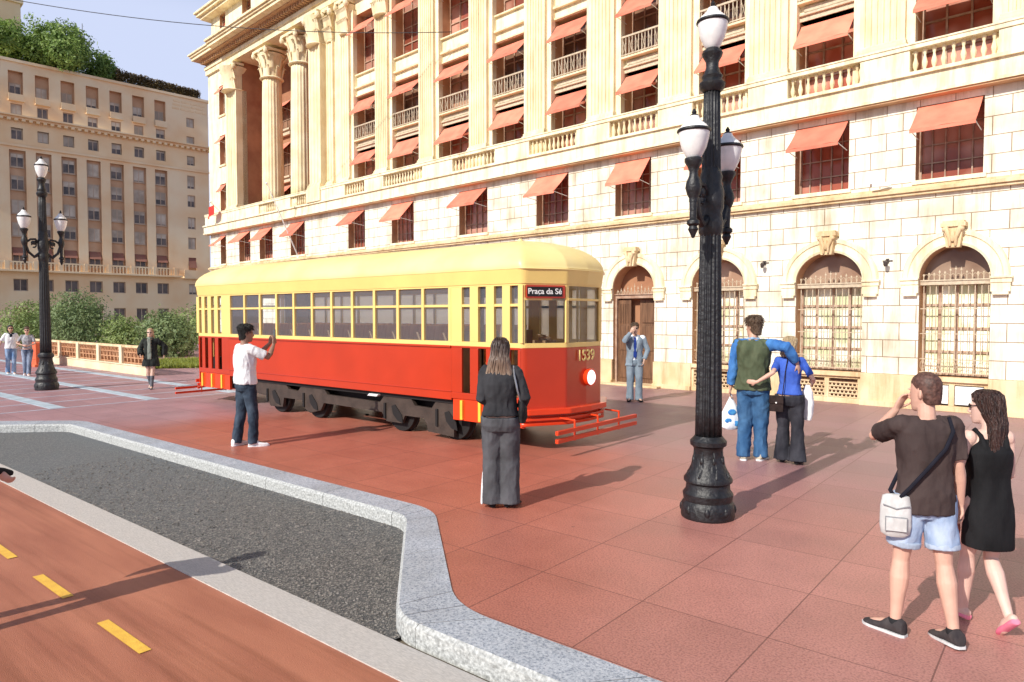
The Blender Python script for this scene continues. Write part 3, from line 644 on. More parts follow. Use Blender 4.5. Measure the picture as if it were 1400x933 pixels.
# ---------------------------------------------------------------- far office block at the left
P1=Vector((-108.8,27.3,0)); R2=R(83.957); 
bw=mat('aged_beige_render',(.90,.62,.35),.85,col2=(.95,.76,.50),scale=.25,detail=9,bump=.3,bscale=3)
bw2=mat('ochre_band_render',(.90,.62,.34),.85,col2=(.96,.74,.46),scale=.3,detail=8)
brev=mat('beige_reveal',(.58,.35,.20),.9,col2=(.70,.46,.28),scale=.5)
bwin=mat('dusty_shutter',(.42,.35,.27),.8,col2=(.70,.62,.50),scale=.45,contrast=(.4,.6))
bframe=mat('window_frame_beige',(.55,.42,.30),.8,scale=.5)
bglass=mat('dark_window_glass',(.05,.035,.03),.2,col2=(.20,.15,.12),scale=.6)
bawn=mat('faded_maroon_awning',(.24,.09,.065),.9,col2=(.33,.15,.10),scale=.5)
ob=empty('office_block',P1,R2,'massive beige stone office block with a grid of windows and a rooftop garden','building')
CO=[(-14.6,-13.0),(-11.4,-9.8),(-8.2,-6.6),(-5.0,-3.4),(-1.6,0.0),(1.52,3.14),(4.46,6.04),(7.39,9.02),(10.4,11.95),(13.34,14.91),(16.31,17.9),(19.31,20.85)]
X0,X1=-18.,27.1
ops=[];win=[]
for i,(a,b) in enumerate(CO):
    ops.append((a,b,30.3,34.15,.7)); m_=(a+b)/2
    ops.append((m_-.62,m_+.62,28.55,29.9,.3)); ops.append((m_-.65,m_+.65,25.25,26.75,.35)); ops.append((a-.1,b+.1,8.1,23.85,.55))
    ops.append((m_-.8,m_+.8,5.3,6.9,.4)); ops.append((m_-.75,m_+.75,.6,3.1,.4))
a,b=23.83,24.97
for z0,z1 in ((31.0,32.4),(28.3,29.6),(25.2,26.6),(21.6,23.6),(18.8,20.6),(15.4,17.2),(12.3,14.1),(8.8,11.0),(5.3,6.9)): ops.append((a,b,z0,z1,.3))
mb=MB(); rv=MB(); wall(mb,X0,X1,-2,35.3,0,ops,rv)
# backs of the tall recesses
for a_,b_,c,d,dep in ops:
    rv.quad((a_,dep,c),(b_,dep,c),(b_,dep,d),(a_,dep,d))
mb.quad((X1,0,-2),(X1,16,-2),(X1,16,35.3),(X1,0,35.3)); mb.quad((X0,0,-2),(X0,16,-2),(X0,16,35.3),(X0,0,35.3)); mb.quad((X0,16,-2),(X1,16,-2),(X1,16,35.3),(X0,16,35.3))
mb.build('wall',bw,ob,fix=False); rv.build('window_reveal',brev,ob,fix=False)
mb=MB(); mb.box(X0,X1,.3,16,35.0,35.3); mb.box(X0-.2,X1+.2,-.25,.5,35.3,35.65); mb.build('roof_coping',bw,ob)
mb=MB(); mb.box(X0,X1,-.5,.0,27.9,28.15); mb.box(X0,X1,-.9,0,28.15,28.35); mb.m=1
k=X0
while k<X1: mb.box(k,k+.4,-.7,0,27.6,27.9); k+=.8
mb.m=0; mb.box(X0,X1,-.25,0,24.3,24.6)
# the band sits proud of the wall except at its windows
ob_c=mb.build('cornice',[bw,bw2],ob)
# punch: rebuild the band as strips between windows
me=ob_c.data
mb=MB(); wall(mb,X0,X1,24.7,27.6,-.03,[o for o in ops if 25<o[2]<25.3],None); mb.build('ochre_band',bw2,ob,fix=False)
mb=MB(); mb.m=1
mb.m=0; mb.box(X0,22.5,-1.1,0,7.85,8.1); mb.box(X0,22.5,-1.0,-.85,9.0,9.2)
x=X0
while x<22.3: mb.box(x,x+.16,-1.0,-.86,8.1,9.0); x+=.42
for a,b in CO: mb.box(b+.5,b+.95,-1.05,-.82,8.1,9.25)
mb.box(22.9,26,-.9,0,7.7,8.0); mb.box(22.9,26,-.9,-.75,8.0,9.0); mb.build('long_balcony',bw,ob)
for a,b in CO: mb=MB(); mb.box(a-.05,b+.05,-.45,.1,30.2,30.35); mb.box(a-.05,b+.05,-.45,-.36,30.35,31.1); mb.build('balconette',bw,ob)
def bwindow(m_,w_,z0,z1,y,shut):
    mb=MB(); a,b=m_-w_/2,m_+w_/2; t=.1
    mb.box(a,a+t,y-.08,y,z0,z1); mb.box(b-t,b,y-.08,y,z0,z1); mb.box(a,b,y-.09,y,z0,z0+t); mb.box(a,b,y-.09,y,z1-t,z1); mb.box(m_-.05,m_+.05,y-.07,y,z0,z1); mb.box(a-.1,b+.1,y-.2,y,z0-.12,z0)
    mb.m=1; mb.quad((a,y-.03,z0),(b,y-.03,z0),(b,y-.03,z1),(a,y-.03,z1))
    zz=z1-(z1-z0)*shut; mb.m=2; mb.box(a+.05,b-.05,y-.06,y-.035,zz,z1-.02)
    return mb.build('window',[bframe,bglass,bwin],ob,fix=False)
random.seed(3)
for i,(a,b) in enumerate(CO[3:]):
    m_=(a+b)/2
    bwindow(m_,1.3,30.6,32.7,.69,random.choice((.2,.5,.8)))
    bwindow(m_,1.24,28.55,29.9,.29,random.choice((0,.5,1)))
    bwindow(m_,1.3,25.25,26.75,.34,random.choice((.5,.9,1,.2)))
    for z0,z1 in ((21.7,23.5),(18.7,20.6),(15.6,17.4),(12.6,14.4)): bwindow(m_,1.5,z0,z1,.54,random.choice((.4,.6,.9,1,.3)))
    bwindow(m_,1.5,8.9,10.9,.54,0)
    if i>1 or True:
        q=MB(); q.add([(a+.05,.5,11.1),(b-.05,.5,11.1),(b-.05,-.15,10.0),(a+.05,-.15,10.0)],[(0,1,2,3)]); q.build('awning',bawn,ob,fix=False)
    bwindow(m_,1.6,5.3,6.9,.39,0)
    if i>3: bwindow(m_,1.5,.6,3.1,.39,0)
for z0,z1 in ((31.0,32.4),(28.3,29.6),(25.2,26.6),(21.6,23.6),(18.8,20.6),(15.4,17.2),(12.3,14.1),(5.3,6.9)): bwindow(24.4,1.14,z0,z1,.29,random.choice((.5,1,.8)))
q=MB(); q.add([(23.83,.2,11.2),(24.97,.2,11.2),(24.97,-.25,9.4),(23.83,-.25,9.4)],[(0,1,2,3)]); q.build('awning',bawn,ob,fix=False)
# worn relief lettering near the top right: illegible bars in the photograph
mb=MB(); random.seed(5)
for r_,(z,x0,x1) in enumerate(((34.5,22.0,26.6),(33.95,21.9,26.7),(33.4,21.8,26.8))):
    x=x0
    while x<x1:
        L_=random.uniform(.5,1.3); mb.box(x,min(x+L_,x1),-.06,0,z,z+.28); x+=L_+.18
mb.build('wall_relief',bw2,ob)
mb=MB(); mb.box(-4.0,4.6,9,15,35.3,47.5); mb.box(-4.3,4.9,8.7,15.3,46.4,46.9); mb.build('roof_tower',bw,ob)
mb=MB(); mb.tube([(12.,8,35),(12.,8,45.5)],[.12,.05],6); mb.tube([(11.4,8,43),(12.6,8,43)],.04,5); mb.build('antenna',mat('grey_mast',(.2,.2,.2),.5),ob)
def rot2(p): # block coordinates -> world
    return P1+Vector((cos(R2),sin(R2),0))*p[0]+Vector((-sin(R2),cos(R2),0))*p[1]+Vector((0,0,p[2]))
# ---------------------------------------------------------------- foliage
bark=mat('bark',(.12,.085,.055),.95,scale=4,var=.3,bump=1,bscale=10,stretch=(4,4,.6))
def crown_mb(lobes,n,size,rnd,up=.2):
    mb=MB(); tot=sum(l[3]**2 for l in lobes)
    for (x,y,z,r) in lobes:
        c=Vector((x,y,z)); k=int(n*r*r/tot)
        for _ in range(k):
            d=Vector((rnd.gauss(0,1),rnd.gauss(0,1),rnd.gauss(0,1))).normalized()
            rr=r*(1-.45*rnd.random()**1.6); rr*=1+.55*noise.noise(d*2.1+c*.37)
            if rnd.random()<.10: rr*=rnd.uniform(1.05,1.25)
            p=c+Vector((d.x,d.y,d.z*.85))*rr
            if noise.noise(p*(2.2/r))<-.15 and rnd.random()<.85: continue
            nn=(d+Vector((rnd.gauss(0,.6),rnd.gauss(0,.6),rnd.gauss(0,.6)+up))).normalized(); u=nn.orthogonal().normalized(); v=nn.cross(u); a=rnd.random()*2*PI
            u,v=u*cos(a)+v*sin(a),v*cos(a)-u*sin(a); s=size*rnd.uniform(.6,1.3)
            mb.add([p-u*s,p-v*s*.45+nn*s*.1,p+u*s,p+v*s*.45+nn*s*.1],[(0,1,2,3)])
    return mb
def tree(name,loc,lobes,n,size,m,label,cat,trunk=(0,1.5,.12),seed=1,group=None,rz=0):
    rnd=random.Random(seed); r=empty(name,loc,rz,label,cat,group)
    crown_mb(lobes,n,size,rnd).build('crown',m,r,fix=False)
    t=MB(); z0,h,rad=trunk
    t.tube([(0,0,z0-.3),(.05*h,0,z0+h*.4),(0,.04*h,z0+h)],[rad*1.3,rad,rad*.7],8)
    for (x,y,z,rr) in lobes: t.tube([(0,.02*h,z0+h*.75),(x*.45,y*.45,(z0+h+z)*.5),(x*.9,y*.9,z)],[rad*.55,rad*.35,rad*.12],6)
    t.build('trunk',bark,r,smooth=True); return r
lf1=leafmat('roof_tree_leaves',(.08,.17,.03),(.38,.50,.12),.5)
lf2=leafmat('shrub_leaves',(.12,.20,.05),(.40,.48,.17),1.0)
lf3=leafmat('dark_shrub_leaves',(.08,.14,.05),(.30,.38,.16),1.3)
L1=[(0,0,5,3.0),(2.2,.5,4.3,2.5),(-2.5,0,4.2,2.6),(.5,-1,2.8,2.8),(3.6,0,2.4,2.2),(-3.4,-.5,2.2,2.3)]
tree('roof_tree',rot2((7.6,4,35.3)),[(x*1.25,y,z*.98,r*1.2) for x,y,z,r in L1],24000,.25,lf1,'dense round green tree standing tallest in the rooftop garden','tree',(0,3,.25),11)
tree('roof_tree',rot2((1.2,5,35.3)),[(0,0,4.2,2.8),(-2.6,0,3.4,2.5),(2.6,0,3.4,2.8),(-1,0,2.2,2.6),(-4.2,0,2.6,2.2)],14000,.25,lf1,'green rooftop tree leaning in front of the roof tower','tree',(0,2.5,.25),12)
tree('roof_tree',rot2((13.4,3.5,35.3)),[(-1.6,0,4.2,2.0),(-2.2,0,2.4,2.2),(0,0,2.8,2.1),(1.3,.4,1.9,1.4),(-1.4,.2,2.0,1.6),(.3,-.3,1.1,1.5),(.9,.2,3.5,.8)],7000,.22,lf1,'smallest and loosest of the rooftop trees, beside the brown creeper','tree',(0,1.2,.18),13)
rnd=random.Random(4); cm=MB()
for _ in range(9000):
    x=rnd.uniform(14.5,26.3); y=rnd.uniform(.6,2.5); z=35.6+rnd.random()**.7*(2.1-.5*(x-14.5)/12+.25*noise.noise(Vector((x*.8,0,0)))); s=rnd.uniform(.08,.2)
    d=Vector((rnd.gauss(0,1),rnd.gauss(0,1),rnd.gauss(0,.7))).normalized(); u=d.orthogonal().normalized(); p=Vector((x,y,z)); cm.add([p-u*s,p+d*s*.3,p+u*s,p-d*s*1.2],[(0,1,2,3)])
for k in range(7):
    x=14.8+k*1.85; cm.box(x,x+.08,1.2,1.28,35.3,36.7)
cm.box(14.6,26.3,1.1,1.2,36.6,36.7)
cr=cm.build('creeper_pergola',leafmat('dry_creeper',(.10,.06,.025),(.30,.22,.09),.7),fix=False); cr.location=P1; cr.rotation_euler=(0,0,R2); tag(cr,'low pergola of dry brown creeper along the roof edge','pergola')
def gpt(x,y,z=0):
    r=Fv+Rv*((x-700)/f_)-Uv*((y-466.5)/f_); t=(z-2)/r.z; return Vector((0,0,2))+r*t
def at(px,depth,z=0):   # a point at a given distance along the view, on height z
    fh=Vector((Fv.x,Fv.y,0)).normalized(); return Vector((fh.x*depth+Rv.x*(px-700)/f_*depth,fh.y*depth+Rv.y*(px-700)/f_*depth,z))
BS=[('bush',35,40,[(0,0,1.4,1.5),(-1.0,.3,1.1,1.2),(.7,0,.8,1.3),(0,.2,2.2,.8)],7000,lf2,'pale green shrub behind the two women in jeans'),
    ('bush',103,38,[(0,0,1.7,1.7),(-1.0,.3,1.5,1.4),(.9,0,1.4,1.5),(0,.2,2.45,1.1),(-1.4,0,.5,1.2),(1.3,0,.5,1.2)],15000,lf3,'tallest dark green shrub behind the large left lamp post'),
    ('bush',168,37,[(0,0,.9,1.15),(-.7,.1,.5,1.0),(.7,0,.5,1.0),(.1,0,1.4,.7)],7000,lf2,'lighter rounded shrub behind the right end of the lattice wall'),
    ('bush',226,34,[(0,0,1.1,1.2),(-.6,0,1.4,.9),(.8,0,1.0,1.15),(-1.0,0,.2,.9),(.3,0,.2,1.1)],12000,lf3,'dark green shrub on the grass beside the tram rear platform'),
    ('bush',70,46,[(0,0,1.6,1.6),(1.6,0,1.2,1.3),(-1.8,.2,1.0,1.4)],6000,lf2,'shrub seen faintly between its taller neighbours behind the lattice wall'),
    ('bush',262,40,[(0,0,1.4,1.3),(1.2,0,1.0,1.2)],5000,lf2,'green shrub partly hidden behind the tram rear corner')]
for i,(nm,px,dep,lobes,n_,m_,lab) in enumerate(BS):
    tree(nm,at(px,dep,0),lobes,n_,.085,m_,lab,'shrub',(0,.8,.08),30+i,'shrubs beyond the lattice wall')
gc=MB(); rnd=random.Random(9)
base=gpt(240,505)
for _ in range(9000):
    px=rnd.uniform(200,300); p=gpt(px,rnd.uniform(493,504)+ (px-240)*-.02); h=rnd.uniform(.06,.2); a=rnd.random()*PI; w_=.03
    gc.add([(p.x-w_*cos(a),p.y-w_*sin(a),0),(p.x+w_*cos(a),p.y+w_*sin(a),0),(p.x+rnd.gauss(0,.06),p.y+rnd.gauss(0,.06),h)],[(0,1,2)])
tag(gc.build('grass',leafmat('bright_grass',(.16,.20,.03),(.36,.40,.07),.8),fix=False),'bright yellow green grass strip beside the tram rear','grass',kind='stuff')
# lattice wall --------------------------------------------------
brick=mat('orange_lattice_brick',(.42,.20,.10),.85,col2=(.54,.30,.16),scale=3)
wcre=mat('cream_low_wall',(.66,.55,.36),.85,col2=(.76,.66,.46),scale=2)
A=gpt(205,514.5); B=gpt(75,497.); d_=(B-A); LL=(B-A).length*1.35; ang=math.atan2(d_.y,d_.x)
fw=empty('lattice_wall',A,ang,'low cream parapet wall with orange brick lattice panels along the plaza edge','wall')
mb=MB(); mb.box(0,LL,-.12,.12,0,.30); mb.box(0,LL,-.15,.15,.30,.34); mb.build('base',wcre,fw,bevel=.01)
mb=MB(); mb.box(-.05,LL,-.1,.1,.90,.98); mb.build('coping',tan,fw,bevel=.01)
mb=MB(); np_=int(LL/1.9)
for k in range(np_+1): x=k*LL/np_; mb.box(x-.12,x+.12,-.13,.13,.34,.96)
mb.build('pillars',wcre,fw,bevel=.01)
for k in range(np_):
    x0,x1=k*LL/np_+.12,(k+1)*LL/np_-.12; mb=MB()
    for z in (.36,.54,.72,.86): mb.box(x0,x1,-.05,.05,z,z+.035)
    nn=6
    for q in range(nn+1):
        x=x0+(x1-x0)*q/nn
        mb.box(x-.02,x+.02,-.048,.048,.34,.90)
        if q<nn: mb.prism([(x,.36),(x+.05,.36),(x+(x1-x0)/nn,.86),(x+(x1-x0)/nn-.05,.86)],-.03,.03)
    mb.build('lattice_panel',brick,fw,fix=False)
# orange barrier boxes
om=mat('orange_red_plastic',(.66,.10,.03),.6,col2=(.72,.16,.06),scale=2)
def barrier(px,dep,w_,h,label):
    o=MB(); o.prism([(-w_/2,0),(w_/2,0),(w_/2*.9,h),(-w_/2*.9,h)],-.18,.18); o.box(-w_/2*.8,w_/2*.8,-.2,.2,h*.3,h*.36); o.box(-w_/2-.04,w_/2+.04,-.24,.24,0,.1)
    q=o.build('safety_barrier',om,bevel=.02); q.location=at(px,dep,0); q.rotation_euler=(0,0,ang); return tag(q,label,'barrier')
barrier(50,27.2,1.0,.95,'orange red plastic barrier between the woman in stripes and the lamp post')
# ---------------------------------------------------------------- street lamps
blk=mat('black_painted_iron',(.003,.003,.004),.5,col2=(.014,.014,.017),scale=16,spec=.6,bump=.5,bscale=26,detail=6,contrast=(.4,.68))
opal=mat('opal_glass_globe',(.88,.88,.87),.3,col2=(.74,.75,.74),scale=8,contrast=(.42,.62))
def globe_mb(z,k=1.): 
    return [(.055*k,z),(.075*k,z+.02),(.115*k,z+.10),(.137*k,z+.19),(.145*k,z+.245)]
def street_lamp(loc,sc,label):
    r=empty('street_lamp',loc,0,label,'street lamp','three armed black street lamps'); r.scale=(sc**.3,sc**.3,sc)
    mb=MB(); mb.lathe([(.255,0),(.262,.02),(.255,.14),(.235,.17),(.24,.20),(.245,.24),(.215,.28),(.21,.34),(.235,.36),(.235,.39),(.20,.44),(.165,.52),(.145,.60),(.14,.68),(.15,.70)],n=32)
    mb.lathe([(.150,.70),(.175,.72),(.178,.76),(.15,.79),(.135,.81)],n=24)
    for k in range(8):
        a=2*PI*k/8; mb.ell((.145*cos(a),.145*sin(a),.57),.024,.024,.04,8,6); mb.tube([(.21*cos(a),.21*sin(a),.42),(.16*cos(a+.12),.16*sin(a+.12),.5),(.14*cos(a),.14*sin(a),.66)],[.014,.012,.008],6)
        mb.ell((.245*cos(a+.39),.245*sin(a+.39),.09),.03,.03,.05,8,6)
    mb.build('base',blk,r,smooth=True)
    mb=MB(); prof=[(.130-.052*(t/14)**1.1,.81+3.42*t/14) for t in range(15)]; mb.lathe(prof,n=96,flute=.13,nf=16)
    mb.build('shaft',blk,r,smooth='all',fix=False)
    mb=MB(); mb.lathe([(.095,2.78),(.115,2.82),(.12,2.92),(.105,3.0),(.125,3.06),(.125,3.22),(.10,3.30),(.11,3.36),(.085,3.44)],n=24); mb.build('arm_collar',blk,r,smooth=True)
    mb=MB(); mb.lathe([(.085,4.18),(.115,4.21),(.125,4.26),(.09,4.30),(.10,4.33),(.075,4.37),(.06,4.42),(.062,4.47),(.09,4.52),(.10,4.55),(.085,4.58),(.06,4.60)],n=24); mb.build('top_collar',blk,r,smooth=True)
    def lantern(x,z,par,y=0.):
        g=MB(); g.m=0; g.lathe(globe_mb(z),x,y,24); g.lathe([(.140,z+.265),(.12,z+.30),(.075,z+.34),(.05,z+.375),(.045,z+.39)],x,y,24)
        o=g.build('globe',opal,par,smooth=True)
        q=MB(); q.lathe([(.150,z+.238),(.158,z+.25),(.152,z+.268),(.142,z+.272)],x,y,24); q.lathe([(.03,z+.385),(.04,z+.40),(.018,z+.415),(.024,z+.43),(.006,z+.46)],x,y,12); q.build('globe_band',blk,o,smooth=True)
        return o
    lantern(0,4.60,r)
    for s in (-1,1):
        y=s*.40; mb=MB(); zz=3.47
        # cup, belly and drop stem
        mb.lathe([(.055,zz+.01),(.085,zz),(.085,zz-.03),(.06,zz-.07),(.04,zz-.12),(.042,zz-.16),(.068,zz-.22),(.076,zz-.27),(.06,zz-.33),(.040,zz-.37),(.042,zz-.40)],0,y,20)
        mb.lathe([(.038,zz-.38),(.034,zz-.56),(.058,zz-.58),(.060,zz-.61),(.036,zz-.63),(.048,zz-.66),(.028,zz-.70),(.012,zz-.74)],0,y,16)
        mb.tube([(0,s*.08,2.95),(0,s*.2,2.88),(0,s*.32,2.98),(0,y,3.20)],[.045,.034,.03,.036],8)
        mb.tube([(0,s*.09,3.16),(0,s*.17,3.26),(0,s*.27,3.25),(0,s*.37,3.18)],[.03,.025,.022,.026],8)
        for q in range(8):
            t0,t1=1.6*PI*q/8,1.6*PI*(q+1)/8; mb.tube([(0,s*(.2+.05*cos(t0)),3.14+.06*sin(t0)),(0,s*(.2+.05*cos(t1)),3.14+.06*sin(t1))],.016,6)
        mb.ell((0,s*.2,3.18),.025,.07,.05,8,6)
        mb.build('lantern_arm',blk,r,smooth=True)
        lantern(0,zz,r,y)
    return r
l1=street_lamp((-2.79,6.50,0),1.0,'large black fluted iron street lamp in front of the right arches')
l2=street_lamp((-21.51,6.40,0),1.24,'smaller looking black street lamp on the striped paving by the shrubs')
# overhead cable
cb=MB(); a=at(-60,26,2+(432+10)/f_*26); b=pal(-12.27,.12,12.1); pts=[]
for k in range(25): u=k/24; p=a.lerp(b,u); p.z-=.55*4*u*(1-u); pts.append(p)
cb.tube(pts,.014,6,capr=False); tag(cb.build('overhead_cable',mat('black_cable',(.03,.03,.035),.6),smooth='all'),'thin dark cable strung across the sky to the palace facade','cable')
# ---------------------------------------------------------------- tram
red=mat('tram_red_paint',(.47,.036,.009),.28,var=.06,scale=1.5,bump=.04,bscale=3,coat=.25)
ored=mat('tram_orange_red_paint',(.72,.05,.008),.32,var=.05,scale=1.5,coat=.2)
yel=mat('tram_cream_yellow_paint',(.84,.61,.20),.35,var=.05,scale=1.5,bump=.03,bscale=4,coat=.15)
yroof=mat('tram_roof_paint',(.82,.64,.24),.42,col2=(.86,.70,.32),scale=1.2)
ybr=mat('bright_yellow_step_edge',(.85,.55,.06),.4)
under=mat('brown_cast_truck',(.035,.024,.018),.6,col2=(.06,.042,.032),scale=5,bump=.3,bscale=20)
blackm=mat('underframe_black',(.006,.005,.005),.7)
wood=mat('varnished_seat_wood',(.70,.24,.05),.4,col2=(.85,.36,.10),scale=3,stretch=(1,8,1))
innr=mat('tram_interior_brown',(.36,.22,.12),.5)
def clear():
    m=bpy.data.materials.new('clear_window_glass'); m.use_nodes=True; nt=m.node_tree; nt.nodes.clear(); o=_n(nt,'ShaderNodeOutputMaterial'); t=_n(nt,'ShaderNodeBsdfTransparent'); t.inputs[0].default_value=(.82,.86,.87,1); g=_n(nt,'ShaderNodeBsdfGlossy'); g.inputs['Roughness'].default_value=.03
    fr=_n(nt,'ShaderNodeFresnel'); fr.inputs[0].default_value=1.6; x=_n(nt,'ShaderNodeMixShader'); nt.links.new(fr.outputs[0],x.inputs[0]); nt.links.new(t.outputs[0],x.inputs[1]); nt.links.new(g.outputs[0],x.inputs[2]); nt.links.new(x.outputs[0],o.inputs[0]); return m
def frosted():
    m=bpy.data.materials.new('frosted_grey_glass'); m.use_nodes=True; nt=m.node_tree; nt.nodes.clear(); o=_n(nt,'ShaderNodeOutputMaterial'); t=_n(nt,'ShaderNodeBsdfTranslucent'); t.inputs[0].default_value=(.86,.88,.92,1); g=_n(nt,'ShaderNodeBsdfDiffuse'); g.inputs[0].default_value=(.7,.72,.76,1)
    x=_n(nt,'ShaderNodeMixShader'); x.inputs[0].default_value=.35; nt.links.new(t.outputs[0],x.inputs[1]); nt.links.new(g.outputs[0],x.inputs[2]); nt.links.new(x.outputs[0],o.inputs[0]); return m
def dusty():  # clear glass with grey diffuse mixed in to make near panes look brighter
    m=clear(); m.name='greyed_window_glass'; nt=m.node_tree; o=[n for n in nt.nodes if n.type=='OUTPUT_MATERIAL'][0]; s=o.inputs[0].links[0].from_socket
    d=_n(nt,'ShaderNodeBsdfDiffuse'); d.inputs[0].default_value=(.50,.54,.60,1); x=_n(nt,'ShaderNodeMixShader'); x.inputs[0].default_value=.13; nt.links.new(s,x.inputs[1]); nt.links.new(d.outputs[0],x.inputs[2]); nt.links.new(x.outputs[0],o.inputs[0]); return m
glc,glf,gld=clear(),frosted(),dusty()
T=empty('tram',(-11.0,8.84,0),0,'vintage red and yellow electric tram numbered 1539 with destination board','tram')
FX=[(4.83,-1.06),(5.20,-.42),(5.24,0),(5.22,.44),(4.83,1.06)]
fr=[(p.x,p.y) for p in fillet([(4.0,-1.06,0),(4.83,-1.06,0),(5.19,-.46,0),(5.24,.0,0),(5.21,.46,0),(4.83,1.06,0),(4.0,1.06,0)],.14,5)]
frontpath=[p for p in fr if p[0]>4.6]
def strip(mb,path,z0,z1,th=.04,flare=0,closed=False):
    """a thin wall along a plan path, thickness inward"""
    n=len(path); P=[Vector((p[0],p[1])) for p in path]; N=[]
    for i in range(n):
        if closed: a,b=P[i-1],P[(i+1)%n]
        else: a,b=P[max(i-1,0)],P[min(i+1,n-1)]
        t=(b-a).normalized(); N.append(Vector((t.y,-t.x)))
    for i in range(n if closed else n-1):
        j=(i+1)%n; a,b=P[i],P[j]; ai,bi=a-N[i]*th,b-N[j]*th; at_,bt=a+N[i]*flare,b+N[j]*flare
        mb.add([(a.x,a.y,z0),(b.x,b.y,z0),(bt.x,bt.y,z1),(at_.x,at_.y,z1),(ai.x,ai.y,z0),(bi.x,bi.y,z0),(bi.x,bi.y,z1),(ai.x,ai.y,z1)],[(0,1,2,3),(5,4,7,6),(3,2,6,7),(1,0,4,5)])
        if not closed and i==0: mb.quad((a.x,a.y,z0),(at_.x,at_.y,z1),(ai.x,ai.y,z1),(ai.x,ai.y,z0))
        if not closed and i==n-2: mb.quad((b.x,b.y,z0),(bi.x,bi.y,z0),(bi.x,bi.y,z1),(bt.x,bt.y,z1))
# full closed plan, counter-clockwise
half=[p for p in fr]; plan=half+[(-x,-y) for x,y in half]
SLF=[(3.63,3.80),(3.97,4.13),(4.29,4.45),(4.60,4.75)]; SLR=[(-4.76,-4.64),(-4.50,-4.36),(-4.20,-4.05),(-3.90,-3.74)]
# lower red body: sides
mb=MB()
for s in (-1,1):
    y0,y1=s*1.06,s*1.02
    mb.box(-3.42,3.40,y0,y1,.67,1.53); mb.box(-3.42,3.40,s*1.075,s*1.058,.80,.815)
    mb.box(-3.42,3.40,s*1.085,s*1.058,1.50,1.535)
    for x0,x1,ss in ((3.40,4.80,SLF),(-4.80,-3.42,SLR)):
        ed=[x0]+[v for p in ss for v in p]+[x1]; 
        for k in range(0,len(ed),2): mb.box(ed[k],ed[k+1],y0,y1,.80,1.50)
        mb.box(x0,x1,y0,y1,.70,.80); mb.box(x0,x1,y0,y1,1.50,1.53)
strip(mb,[p for p in frontpath],.52,1.53,.04); strip(mb,[(-x,-y) for x,y in frontpath],.45,1.53,.04)
mb.build('body',red,T,bevel=.006)
for s in (-1,1):
    for x0,x1 in ((3.42,4.84),(-4.84,-3.45)): mb=MB(); mb.box(x0,x1,s*1.04,s*.98,.36,.70); mb.build('step_skirt',ored,T,bevel=.006)
mb=MB()
strip(mb,[(x-.03 if x>0 else x,y*.97) for x,y in frontpath],.40,.52,.04); mb.build('apron_skirt',ored,T,bevel=.006); mb=MB(); strip(mb,[(-x+.03,-y*.97) for x,y in frontpath],.33,.45,.04)
mb.build('apron_skirt',ored,T,bevel=.006)
mb=MB()
for s in (-1,1):
    for x in (3.60,3.98,4.36,-4.66,-4.22,-3.78): mb.box(x,x+.05,s*1.075,s*1.04,.38,.68)
mb.build('step_edge_strip',ybr,T)
# bumper ledge and slats under the nose
mb=MB(); off=lambda path,d:[(x+d*(1 if x>0 else -1),y*(1+d*.4)) for x,y in path]
strip(mb,off(frontpath,.10),.56,.64,.14); mb.build('bumper',ored,T,bevel=.02); mb=MB(); strip(mb,off([(-x,-y) for x,y in frontpath],.10),.45,.52,.14); mb.build('bumper',ored,T,bevel=.02)
for z in (.47,.395): mb=MB(); strip(mb,off(frontpath,.06),z,z+.04,.05); mb.build('fender_slat',ored,T,bevel=.006)
for z in (.38,.30): mb=MB(); strip(mb,off([(-x,-y) for x,y in frontpath],.06),z,z+.04,.05); mb.build('fender_slat',ored,T,bevel=.006)
mb=MB()
for z in (.335,.22): mb.box(5.45,5.50,-1.10,1.12,z,z+.06)
for y in (-.62,.0,.62):
    mb.box(5.44,5.465,y-.012,y+.012,.2,.50); mb.tube([(5.2,y,.50),(5.45,y,.49)],.015,6)
mb.build('life_guard_rack',ored,T,bevel=.004)
mb=MB()
for z in (.24,.13): mb.box(-5.62,-5.58,-1.25,.9,z,z+.05)
for y in (-.62,0,.62): mb.box(-5.59,-5.565,y-.012,y+.012,.12,.38); mb.tube([(-5.2,y,.38),(-5.58,y,.37)],.015,6)
mb.build('life_guard_rack',ored,T,bevel=.004)
# upper yellow frame
mb=MB(); strip(mb,plan,1.53,1.60,.05,0,True); mb.m=0; strip(mb,plan,2.44,2.48,.05,0,True)
MX=[-3.38+i*.6136 for i in range(12)]
for s in (-1,1):
    y0,y1=s*1.06,s*1.0
    for x in MX: mb.box(x-.03,x+.03,y0+s*.004,y1,1.60,2.44)
    mb.box(-3.38,3.37,y0-s*.008,y1+s*.01,2.135,2.175)
    for x0,x1,ss in ((3.40,4.83,SLF),(-4.83,-3.41,SLR)):
        ed=[x0]+[v for p in ss for v in p]+[x1]
        for k in range(0,len(ed),2): mb.box(ed[k],ed[k+1],y0,y1,1.60,2.44)
        for p in ss: mb.box(p[0],p[1],y0-s*.006,y1+s*.01,2.135,2.175)
def fpost(mb,x,y,w_=.035):
    mb.box(x-.05,x+.012,y-w_,y+w_,1.60,2.44)
for sg in (1,-1):
    for (x,y) in ((4.83,-1.03),(5.185,-.44),(5.205,.44),(4.83,1.03)):
        X,Y=sg*x,sg*y; mb.box(X-.04,X+.012*1 if sg>0 else X+.04,Y-.035,Y+.035,1.60,2.44)
    for (a,b) in (((4.83,-1.06),(5.19,-.44)),((5.21,-.44),(5.21,.44)),((5.19,.44),(4.83,1.06))):
        strip(mb,[(sg*a[0],sg*a[1]),(sg*b[0],sg*b[1])],2.225,2.262,.045)
    strip(mb,[(sg*4.83,-sg*1.06),(sg*4.86,-sg*1.0)],1.6,2.44,.04)
